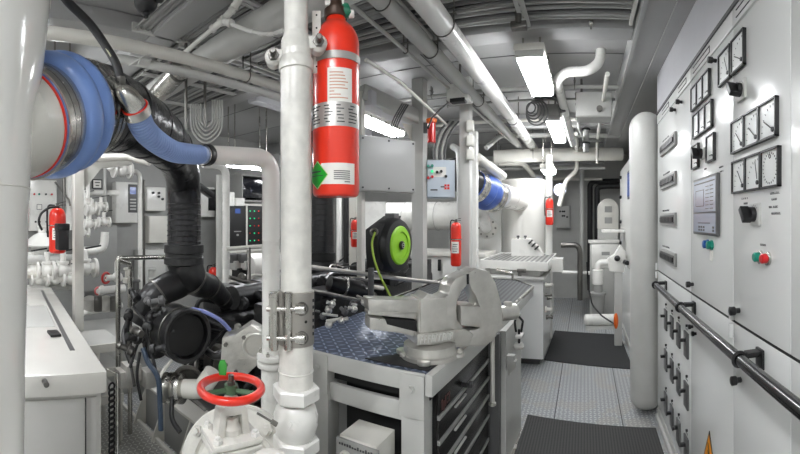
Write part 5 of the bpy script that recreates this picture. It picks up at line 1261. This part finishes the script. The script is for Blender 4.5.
q = at(460,97,r=3.6); m = MB(); m.box(q-V(.10,.08,.045), q+V(.10,.08,.10), .008); m.build('box_body', white, t)
m = MB(); m.box(q-V(.07,.085,.065), q+V(.07,.0,-.03), .006); m.build('speaker', black, t)
m = MB(); m.cyl(q+V(0,0,.09), V(q.x,q.y,ZC), .012, n=8); m.build('hanger', dsteel, t)
pipe(px((448,103,3.6),(441,109,3.5),(432,118,3.3),(428,128,3.2)), .008, black, 'black cable dropping from the alarm box to the red beacon', R=.1, name='cable', cat='cable', n=8)
# ceiling hook and small fixture
t = thing('ceiling_hook', 'small steel hook on the beam above the walkway', 'hook', at(591,28,r=2.55))
q = at(591,20,r=2.62); m = MB(); m.cyl(q, q-V(0,0,.06), .006, n=8); m.box(q-V(.015,.012,.03), q+V(.015,.012,.0), .003); m.build('hook', steel, t)
t = thing('lamp_bracket', 'steel bracket plate holding the near end of the large strip light', 'bracket', at(519,30,r=2.45))
q = at(519,26,r=2.50); m = MB(); m.box(q-V(.05,.03,.02), q+V(.05,.03,.02), .004); m.cyl(q-V(0,.02,0), q+V(0,-.02,.12), .02, n=10); m.build('plate', dsteel, t)
# ================================================================ left side: ceiling pipes and wall equipment
XW = -5.29
pipe([V(-2.04,-1.8,2.63), V(-2.04,2.6,2.63)], .036, cream, 'long cream pipe crossing the upper left in front of the thick pipe', R=0, n=20, clamps=((0,.82),))
pipe([V(-2.30,.95,2.66), V(-2.10,1.2,2.57), V(-2.06,3.0,2.57)], .027, lgrey, 'grey pipe just below the long cream pipe at the upper left', R=.1, n=18)
t = thing('ventilation_duct', 'round grey ventilation duct crossing overhead at the upper left', 'duct', (-2.2,1.62,2.7))
m = MB(); m.tube([V(-3.5,1.66,2.74), V(-.95,1.60,2.80)], .095, 28); m.build('duct_wall', lgrey, t)
for x in (-3.1,-2.35,-1.6): m = MB(); m.torus((x,1.65-.03*(x+3.5)/2.5,2.745+.024*(x+3.5)),(1,-.02,.02),.097,.006,28,6); m.build('band', dsteel, t)
t = thing('ventilation_duct', 'polished duct section with clamps above the dark exhaust duct', 'duct', at(165,85,r=3.0))
p, q = at(149,104,r=3.3), at(182,68,r=2.75); e = (q-p).normalized(); m = MB(); m.lathe(p, e, [(0,.07),((q-p).length,.072)],28); m.build('duct_wall', steel, t)
for c_ in (p+e*.1, q-e*.05):
    m = MB(); clampband(m, c_, e, .073, .03); m.build('clamp', dsteel, t)
q = at(140,60,r=2.0); t = thing('duct_bracket', 'small folded grey bracket above the dark duct', 'bracket', q)
m = MB(); m.obox(q, (.10,.09,.006), Matrix.Rotation(.5,3,'X')@Matrix.Rotation(.6,3,'Z'), .002); m.obox(q+V(.05,0,-.03), (.04,.06,.006), Matrix.Rotation(-.7,3,'Y'), .002); m.build('plate', lgrey, t)
# sprinkler line with tees
t = thing('sprinkler_pipe', 'thin white sprinkler pipe with tee fittings under the ceiling, left of the thick pipe', 'pipe', at(230,20,r=2.3))
A_, B_, C_, D_, E_ = at(176,60,r=2.6), at(222,21,r=2.3), at(240,2,r=2.25), at(250,29,r=2.15), at(292,27,r=1.75)
m = MB(); m.tube([A_,B_], .014, 12); m.tube([B_,C_,C_+V(0,0,.2)], .014, 12, R=.04); m.tube([B_+(D_-B_)*.1,D_-V(.02,0,.0),at(262,34,r=2.05),at(274,34,r=1.95),E_], .011, 12, R=.08); m.build('pipe_run', white, t)
for p, q in ((B_-(B_-A_).normalized()*.09,B_),(B_,B_+(C_-B_).normalized()*.09),(B_,B_+(D_-B_).normalized()*.09),(C_-(C_-B_).normalized()*.05,C_+V(0,0,.04))):
    m = MB(); e = (q-p).normalized(); m.lathe(p, e, [(0,.018),(.004,.025),(.02,.025),(.022,.02),((q-p).length-.02,.02),((q-p).length-.018,.025),((q-p).length,.023)],12); m.build('tee_fitting', white, t)
# black ceiling sensor
q = at(146,2,r=2.05); t = thing('ceiling_siren', 'round black siren hanging from the ceiling at the top edge', 'siren', q-V(0,0,.08))
m = MB(); m.sphere(q, .062, 20, (1,1,.95)); m.lathe(q-V(0,0,.05),(0,0,-1),[(0,.02),(.01,.022),(.02,.012),(.03,.012)],14); m.cyl(q, V(q.x,q.y,ZC), .03, n=14); m.build('body', black, t)
m = MB(); m.box(q+V(.05,.02,-.02), q+V(.09,.06,.06), .006); m.build('bracket', black, t)
# hanging rods and looped white cables
for k, (x_, y0_, y1_, r_) in enumerate(((205,70,128,2.95),(186,98,142,2.9))):
    m = MB(); m.cyl(at(x_,y1_,r=r_), V(at(x_,y1_,r=r_).x, at(x_,y1_,r=r_).y, 2.93), .011, n=10); tag(m.build('hanger_rod', dsteel), ['long vertical steel rod beside the looped cables','shorter steel rod above the bend of the dark duct'][k], 'rod')
for k in range(5):
    p0, p1, p2 = at(191+k*2.4,120,r=3.0), at(206,143-k*4,r=3.0), at(222-k*2.4,120,r=3.0)
    pa, pb = at(194+k*2.2,134-k*2.5,r=3.0), at(219-k*2.2,134-k*2.5,r=3.0)
    m = MB(); m.tube(spline([p0+V(0,0,.12), p0, pa, p1, pb, p2, p2+V(0,0,.15)], 6), .007, 8); tag(m.build('cable', lgrey), 'pale looped cables hanging beside the vertical steel rod', 'cable', 'pale cables looping under the cable ladder')
# framework on the left
m = MB(); c = at(78,300,r=3.4); m.box((c.x-.04,c.y-.04,0),(c.x+.04,c.y+.04,2.22), .004); tag(m.build('frame_post', cream), 'cream square post right of the extinguisher with the black pouch', 'post')
pipe([at(60,160,r=3.5), at(128,157,r=3.5), at(150,162,r=3.4)], .035, cream, 'cream beam-like pipe across the left frame below the blue bellows', R=0)
t = thing('frame_beam', 'cream horizontal beam joining the left posts near the dark duct', 'beam', at(100,165,r=3.6))
p, q = at(52,170,r=3.45), at(130,160,r=3.75); m = MB(); m.beam(p, q, .07,.09,.006); m.build('beam', cream, t)
m = MB(); bprism(m, [(0,0),(.2,0),(0,-.2)], at(83,167,r=3.45), (q-p).normalized(), V(0,0,1), V(.006,.006,0), 0); m.build('gusset', cream, t)
e_ = extinguisher(at(57.5,253,r=3.2), .068, .36, 'red extinguisher with a black pouch and looped hose at the far left', face=-.15)
q = at(62,250,r=3.08); t = thing('tool_pouch', 'black fabric pouch strapped to the far left extinguisher', 'pouch', q-V(0,0,.0))
m = MB(); m.box(q-V(.05,.045,.0), q+V(.05,.045,.20), .015); m.build('body', rubber, t)
m = MB(); m.box(q+V(-.052,-.05,.15), q+V(.055,.05,.205), .012); m.build('flap', black, t)
pipe(px((59,207,3.15),(50,207,3.1),(41,213,3.1),(38,222,3.1),(42,230,3.12)), .010, black, 'black hose looping left from the far left extinguisher', R=.08, name='extinguisher_hose', cat='hose', n=8)
# ---- wall equipment facing into the room (on the left wall)
def wallbox(name, x0,y0,x1,y1, depth, mt, label, cat, group=None, X=XW):
    ya, yb = hx(x1,X+depth), hx(x0,X+depth); ya, yb = min(ya,yb), max(ya,yb); xm = (x0+x1)/2
    za, zb = at(xm,y1,x=X+depth).z, at(xm,y0,x=X+depth).z
    t = thing(name, label, cat, (X,(ya+yb)/2,za), group)
    m = MB(); m.box((X+.001,ya,za),(X+depth-.012,yb,zb), .006); m.build('box_body', mt, t)
    m = MB(); m.box((X+depth-.012,ya+.006,za+.006),(X+depth,yb-.006,zb-.006), .004); l = m.build('door', mt, t)
    return t, l, (lambda u,v: V(X+depth, ya+(yb-ya)*u, za+(zb-za)*v))
t, l, F = wallbox('control_cabinet', 30,180,57,231, .16, white, 'white wall cabinet with coloured lamps and small meter at the far left', 'electrical cabinet')
for k, (u,v,mt) in enumerate(((.15,.72,redbtn),(.33,.72,tealbtn),(.58,.72,black),(.80,.72,redbtn),(.2,.18,black),(.35,.18,black),(.6,.18,black),(.85,.18,redbtn))):
    m = MB(); p = F(u,v); m.cyl(p, p+V(.02,0,0), .013, n=12); m.build('button', mt, l)
m = MB(); p = F(.34,.47); m.box(p-V(0,.035,.035), p+V(.01,.035,.035)); m.build('meter', dgrey, l); m = MB(); m.box(p-V(0,.028,.028), p+V(.012,.028,.028)); m.build('dial', labelw, l)
t, l, F = wallbox('touch_panel_box', 116,182,138,223, .16, white, 'white wall box with a tall dark touch panel', 'electrical cabinet')
m = MB(); p = F(.75,.6); m.box(p-V(0,.07,.20), p+V(.012,.07,.20), .003); d_ = m.build('display', dgrey, l)
m = MB(); m.box(p+V(0,-.045,.06), p+V(.014,.045,.16)); m.build('screen', scrblue, d_)
for j in range(4):
    m = MB(); m.box(p+V(0,-.045,-.16+j*.045), p+V(.014,.048,-.14+j*.045)); m.build('key_row', lgrey, d_)
t, l, F = wallbox('control_cabinet', 147,187,166,211, .14, white, 'white wall cabinet with round switches left of the dark exhaust duct', 'electrical cabinet')
for u,v in ((.3,.75),(.6,.75),(.6,.6),(.8,.5)):
    m = MB(); p = F(u,v); m.cyl(p, p+V(.025,0,0), .018, n=12); m.build('button', black, l)
t, l, F = wallbox('control_cabinet', 149,216,168,243, .12, cream, 'plain cream wall cabinet below the one with round switches', 'electrical cabinet')
t, l, F = wallbox('control_cabinet', 202,187,215,217, .15, white, 'white wall cabinet with a tall black keypad right of the dark duct', 'electrical cabinet')
m = MB(); p = F(.75,.55); m.box(p-V(0,.07,.16), p+V(.012,.07,.18)); m.build('keypad', black, l)
t = thing('notice_frame', 'small framed notice with black border on the left wall', 'sign', at(97,190,x=XW))
ya, yb = hx(102.5,-5.1), hx(92.5,-5.1); p = at(97.5,184,x=-5.1); ym = (ya+yb)/2; hw = abs(yb-ya)/2; hz = hw*.9
m = MB(); m.box((-5.14,ym-hw,p.z-hz),(-5.11,ym+hw,p.z+hz)); m.build('frame', black, t)
m = MB(); m.box((-5.112,ym-hw*.78,p.z-hz*.78),(-5.105,ym+hw*.78,p.z+hz*.78)); s_ = m.build('notice', labelw, t)
m = MB(); m.box((-5.106,ym-hw*.5,p.z+hz*.2),(-5.103,ym+hw*.5,p.z+hz*.4)); m.box((-5.106,ym-hw*.35,p.z-hz*.4),(-5.103,ym+hw*.35,p.z-hz*.2)); m.build('lettering', ink, s_)
m = MB(); m.box((XL+.001,hx(150,-5.2),.0),(XL+.02,hx(20,-5.2),.9)); 
tag(m.build('wall_plate', mgrey), 'low grey plate along the left wall behind the valves', 'panel')
m = MB(); a_, b_ = at(80,292,x=-5.1), at(117,225,x=-5.1); m.box((-5.14,a_.y,a_.z),(-5.10,b_.y,b_.z), .004); tag(m.build('wall_plate', mgrey), 'large plain grey plate behind the bent white drain pipe', 'panel')
# valves on the left wall
def valve(c, s, label, handle=None, vert=True, group=None, mt=white):
    t = thing('valve', label, 'valve', c, group); c = Vector(c)
    m = MB(); m.sphere(c, .06*s, 14)
    for a_ in ((0,1,0),(0,-1,0)):
        e = Vector(a_); m.lathe(c+e*.04*s, e, [(0,.04*s),(.03*s,.04*s),(.03*s,.075*s),(.05*s,.075*s)], 16)
    m.build('body', mt, t)
    m = MB(); m.cyl(c, c+V(0,0,.14*s), .025*s, n=12); m.lathe(c+V(0,0,.05*s),(0,0,1),[(0,.05*s),(.02*s,.05*s)],12); m.build('bonnet', mt, t)
    m = MB()
    if handle is red: m.torus(c+V(.02,0,.15*s),(0,0,1),.06*s,.01*s,20,6); m.cyl(c+V(0,0,.14*s),c+V(0,0,.16*s),.012*s,n=8)
    else: m.beam(c+V(0,0,.15*s), c+V(0,.13*s,.17*s), .02*s,.012*s,.003)
    m.build('handle', handle or black, t)
    return t
names = ['upper left','upper middle','small upper','lower left','lower centre','lower right']
for k, (x_, y_, s_) in enumerate(((85,203,.85),(92,210,.9),(101,207,.8),(83,232,.8),(90,224,.8),(104,222,.8))):
    valve(at(x_,y_,r=4.6), s_, 'white valve in the manifold right of the cream post, '+names[k]+' one', [dgrey,dgrey,black,dgrey,black,black][k], group='white valves on the left wall')
pipe([at(82,251,r=4.6), at(104,250,r=4.6), at(105,232,r=4.6)], .05, white, 'bent white drain pipe on the grey plate', R=.12)
pipe([at(80,193,r=4.7), at(118,193,r=4.9)], .035, white, 'white horizontal pipe under the framed notice', R=0)
pipe([at(88,235,r=4.6), at(88,170,r=4.6)], .025, white, 'white vertical pipe through the wall manifold', R=0)
pipe([at(105,215,r=4.7), at(105,165,r=4.7)], .018, lgrey, 'grey vertical pipe right of the framed notice', R=0)
pipe([at(108,170,r=4.3), at(116,163,r=4.3), at(126,170,r=4.4)], .03, white, 'small white bend above the touch panel box', R=.1)
valve(at(122,170,r=4.4), 1.2, 'white valve above the touch panel box', black)
q = at(85,268,r=4.3); valve(q, 1.4, 'large white valve with dark lever beside the cream post', black)
t = thing('valve', 'white valve with a red handwheel low on the left wall', 'valve', at(110,278,r=3.9))
q = at(106,278,r=3.9); m = MB(); m.torus(q, (.8,.3,0), .05,.012,20,8); m.cyl(q, q+V(-.03,.02,0), .012, n=8); m.build('handwheel', dred, t)
m = MB(); m.tube([q, q+V(-.02,.16,.0)], .03, 12); m.sphere(q+V(-.02,.13,0), .055, 12); m.tube([q+V(-.02,.13,0), q+V(-.02,.13,.16), q+V(-.02,.2,.16)], .03, 12, R=.03); m.build('body', white, t)
t = thing('valve', 'small valve with a pinkish red handwheel near the pipe row', 'valve', at(98,292,r=3.9))
q = at(98,291,r=3.9); m = MB(); m.torus(q, (.9,.2,0), .035,.010,16,8); m.build('handwheel', mat('faded_red_wheel',(210,110,110),.4), t)
m = MB(); m.cyl(q, q+V(-.05,.3,0), .04, n=14); m.lathe(q+V(-.02,.04,0),(-.05,.3,0),[(0,.05),(.02,.05)],14); m.build('body', white, t)
for k in range(4):
    q = at(90+k*8,302,r=4.0); m = MB(); m.lathe(q+V(0,0,-.09),(0,0,1),[(0,.05),(.02,.075),(.12,.075),(.14,.05),(.15,.03)],18); tag(m.build('filter_pot', dsteel if k%2 else silver), ['leftmost','second','third','rightmost'][k]+' of four round filter pots low on the left', 'filter', 'filter pots low on the left')
pipe([at(82,313,r=3.95), at(122,305,r=4.1)], .03, white, 'white pipe running under the four filter pots', R=0)
m = MB(); q = at(100,335,r=3.9); m.box((q.x-.5,q.y-.45,0),(q.x+.2,q.y+.5,.55), .01); tag(m.build('tank_top', lgrey), 'low pale tank top seen beyond the small rack', 'tank')
# tanks and pipes left of the cream post
t = thing('hopper', 'white dome-shaped hopper below the far left wall cabinet', 'hopper', at(40,245,r=4.3))
q = at(42,246,r=4.3); m = MB(); m.lathe(q,(0,0,1),[(0,.21),(.015,.215),(.03,.2),(.12,.09),(.14,.045),(.19,.045),(.2,.06),(.22,.06)],28); m.cyl(V(q.x,q.y,0), q, .12, n=20); m.build('shell', white, t)
for k, (y_, r_, x1) in enumerate(((260,.05,75),(274,.045,74),(288,.03,75))):
    pipe([at(24,y_,r=3.9), at(x1,y_-1,r=4.1)], r_, lgrey if k != 1 else cream, ['upper','middle','lower'][k]+' horizontal pipe left of the cream post', R=0)
for k in range(6):
    q = at(31+k*8,270+(k%2)*9,r=3.95); valve(q, 1.0 if k%2 else 1.25, ['first','second','third','fourth','fifth','sixth'][k]+' from the left of the white valves on the pipes above the grey enclosure', black, group='white valves above the grey enclosure')
pipe([at(64,218,r=4.6),at(64,170,r=4.6)], .02, dsteel, 'thin steel conduit beside the far left wall cabinet', R=0)
pipe([at(55,182,r=4.6),at(69,200,r=4.6),at(70,206,r=4.6)], .012, dsteel, 'thin slanting steel rod with a copper bulb', R=.02)
pipe([at(69,230,r=4.7),at(69,168,r=4.7)], .05, white, 'white vertical pipe just left of the cream post', R=0)
# steel railing in front of the left equipment
t = thing('railing', 'stainless steel handrail loop in front of the left wall equipment', 'railing', at(125,350,r=3.0))
a_, b_, c_ = at(118,350,r=2.9), at(118,258,r=2.9), at(167,257,r=3.2)
m = MB(); m.tube([V(a_.x,a_.y,.02), b_, c_], .018, 12, R=.02); m.build('top_rail', steel, t)
p0 = at(130,266,r=3.0); m = MB(); m.tube([at(119,260,r=2.9), at(129,263,r=2.95), p0, V(p0.x,p0.y,.05)], .018, 12, R=.04); m.build('post', steel, t)
pipe([at(140,345,r=4.6),at(140,172,r=4.6),at(122,169,r=4.6)], .025, white, 'white vertical pipe right of the touch panel box', R=.08)
pipe([at(144,300,r=4.7),at(144,180,r=4.7)], .015, dsteel, 'dark steel conduit right of the touch panel box', R=0)
for k in range(5):
    q = at(128+k*8,276+(k%3)*12,r=4.4); m = MB(); m.lathe(q-V(0,0,.08),(0,0,1),[(0,.03),(.01,.06),(.06,.06),(.065,.035),(.14,.035),(.15,.05),(.17,.05)],14); tag(m.build('pipe_fitting', [cream,dgrey,white,lgrey,dgrey][k]), ['cream','dark','white','grey','small dark'][k]+' pipe fitting behind the steel railing', 'fitting', 'fittings behind the steel railing')
t, l, F = wallbox('wall_cabinet', 140,250,166,290, .2, lgrey, 'plain grey wall cabinet behind the left leg of the exhaust', 'electrical cabinet')
# ---------------------------------------------------------------- between the dark duct and the thick pipe
XC = -4.6
t = thing('control_console', 'black control console with green and red lamps on a white frame', 'control panel', (XC,4.3,0))
ya, yb, yc = hx(229,XC), hx(246.5,XC), hx(264,XC)+.3
z0, z1 = 1.22, 1.87
m = MB(); m.box((XC-.3,ya-.02,0),(XC-.01,yc,1.15), .01); m.build('frame', cream, t)
m = MB(); m.box((XC-.2,ya-.03,z0-.06),(XC+.02,yc,z0), .006); m.box((XC-.2,ya-.03,z1),(XC+.015,yc,z1+.03)); m.box((XC-.2,yb-.012,z0),(XC+.012,yb+.012,z1)); m.build('trim', cream, t)
for k, (a_, b_) in enumerate(((ya,yb-.012),(yb+.012,yc))):
    m = MB(); m.box((XC-.2,a_,z0),(XC,b_,z1), .003); pn = m.build('panel', black, t)
    if k == 0:
        m = MB(); m.box((XC-.001,(a_+b_)/2-.05,z1-.12),(XC+.006,(a_+b_)/2+.05,z1-.05)); m.build('screen', scrblue, pn)
        m = MB(); m.box((XC-.001,(a_+b_)/2-.07,z1-.40),(XC+.003,(a_+b_)/2+.07,z1-.385)); m.box((XC-.001,(a_+b_)/2-.02,z1-.46),(XC+.003,(a_+b_)/2+.02,z1-.43)); m.build('lettering', mgrey, pn)
    else:
        for i in range(4):
            for j in range(5):
                m = MB(); p = V(XC,a_+.06+i*.09,z1-.08-j*.115); m.cyl(p, p+V(.008,0,0), .011, n=10); m.build('indicator_lamp', [ledg,ledg,ledr,ledr][i] if (i+j) % 4 != 3 else dred, pn)
t = thing('monitor_rack', 'dark open rack above the black control console', 'rack', (XC,4.7,1.95))
ya, yb = hx(243,XC), hx(264,XC)+.1
m = MB(); m.box((XC-.35,ya,1.95),(XC-.30,yb,2.35)); m.build('back', dark, t)
for (lo, hi) in (((XC-.35,ya,2.33),(XC,yb,2.36)),((XC-.35,ya,1.93),(XC,yb,1.96)),((XC-.35,ya-.02,1.93),(XC,ya,2.36)),((XC-.35,yb,1.93),(XC,yb+.02,2.36))):
    m = MB(); m.box(lo, hi, .003); m.build('frame_side', mgrey, t)
m = MB(); m.box((XC-.3,ya+.04,2.0),(XC-.05,yb-.04,2.3), .01); m.build('screen', lens, t)
t, l, F = wallbox('junction_box', 228,192,235,206, .12, white, 'small white box left of the dark rack', 'electrical box', X=-4.7)
t, l, F = wallbox('socket_box', 236,198,245,206, .12, white, 'small white socket box just above the black console', 'electrical box', X=-4.7)
pipe([at(226,292,r=3.6),at(226,166,r=3.6),at(203,164,r=3.5)], .035, white, 'white pipe frame post bending left beside the control console', R=.1)
pipe([at(219,292,r=3.9),at(219,175,r=3.9)], .03, lgrey, 'grey pipe post just left of the white bending post', R=0)
extinguisher(at(214,289,r=4.0), .055, .22, 'small red extinguisher low between the dark duct and the white post', 'small wall extinguishers', face=-.4)
t = thing('railing', 'thin steel railing below the black control console', 'railing', at(250,300,r=3.2))
m = MB(); m.tube(px((229,277,3.1),(250,283,3.15),(264,286,3.2)), .016, 10); m.build('top_rail', dsteel, t)
m = MB(); m.tube(px((249,248,3.3),(249,300,3.15)), .016, 10); m.build('post', dsteel, t)
m = MB(); m.tube(px((226,249,3.5),(268,246,3.6)), .02, 10); m.build('upper_rail', cream, t)
t = thing('cylinder_tank', 'white horizontal vessel below the black console', 'tank', at(255,270,r=4.6))
p, q = at(246,268,r=4.5), at(285,266,r=4.8); e = (q-p).normalized(); m = MB(); m.lathe(p,e,[(0,.08),(.03,.15),(.06,.165),((q-p).length,.165)],26); m.build('tank_shell', white, t)
for f in (.25,.8):
    c_ = p+e*(q-p).length*f; m = MB(); m.box((c_.x-.04,c_.y-.08,0),(c_.x+.04,c_.y+.08,c_.z-.1)); m.build('saddle', mgrey, t)
for k in range(6):
    q = at(232+k*3.5,258+(k%3)*7,r=4.5); m = MB(); m.box(q-V(.06,.06,.05), q+V(.06,.06,.05), .01); tag(m.build('pump_part', [dgrey,lgrey,black][k%3]), ['dark','grey','black','dull','pale','matt black'][k]+' machine part under the black console', 'machine part', 'machine parts under the black console')
# grey wall shelves above, middle
m = MB(); m.box((-4.7,4.9,2.55),(-2.2,5.1,2.75), .01); tag(m.build('trunking', ceilb), 'blue grey cable trunking beam behind the big extinguisher', 'trunking')
m = MB(); m.beam(at(365,98,r=3.6), at(425,130,r=4.8), .14,.14,.01); tag(m.build('trunking', ceilb), 'blue grey trunking slanting down behind the junction box', 'trunking')
q = at(216,150,r=3.6); m = MB(); m.beam(at(212,196,r=4.2), at(190,180,r=4.1), .1,.06,.01); tag(m.build('wall_bracket', gblack), 'black slanted arm on the wall right of the dark duct', 'bracket')
# ================================================================ camera and world
cam = bpy.data.cameras.new('camera'); co = bpy.data.objects.new('camera', cam); C.objects.link(co)
co.location = (0,0,H0); co.rotation_euler = (PI/2, 0, (585-400)/400)
cam.type = 'PANO'; cam.panorama_type = 'CENTRAL_CYLINDRICAL'
cam.central_cylindrical_radius = 1
cam.central_cylindrical_range_u_min = -1; cam.central_cylindrical_range_u_max = 1
cam.central_cylindrical_range_v_min = -(454-220)/400; cam.central_cylindrical_range_v_max = 220/400
cam.clip_start = .01
bpy.context.scene.camera = co
w = bpy.data.worlds.new('world'); bpy.context.scene.world = w; w.use_nodes = True
w.node_tree.nodes['Background'].inputs[0].default_value = (.5,.52,.55,1); w.node_tree.nodes['Background'].inputs[1].default_value = .05
sc = bpy.context.scene
sc.view_settings.view_transform = 'Standard'; sc.view_settings.look = 'None'; sc.view_settings.gamma = 1
sc.view_settings.exposure = .95
sc.cycles.max_bounces = 8; sc.cycles.diffuse_bounces = 5; sc.cycles.glossy_bounces = 3
sc.cycles.sample_clamp_indirect = 4
sc.cycles.use_denoising = True
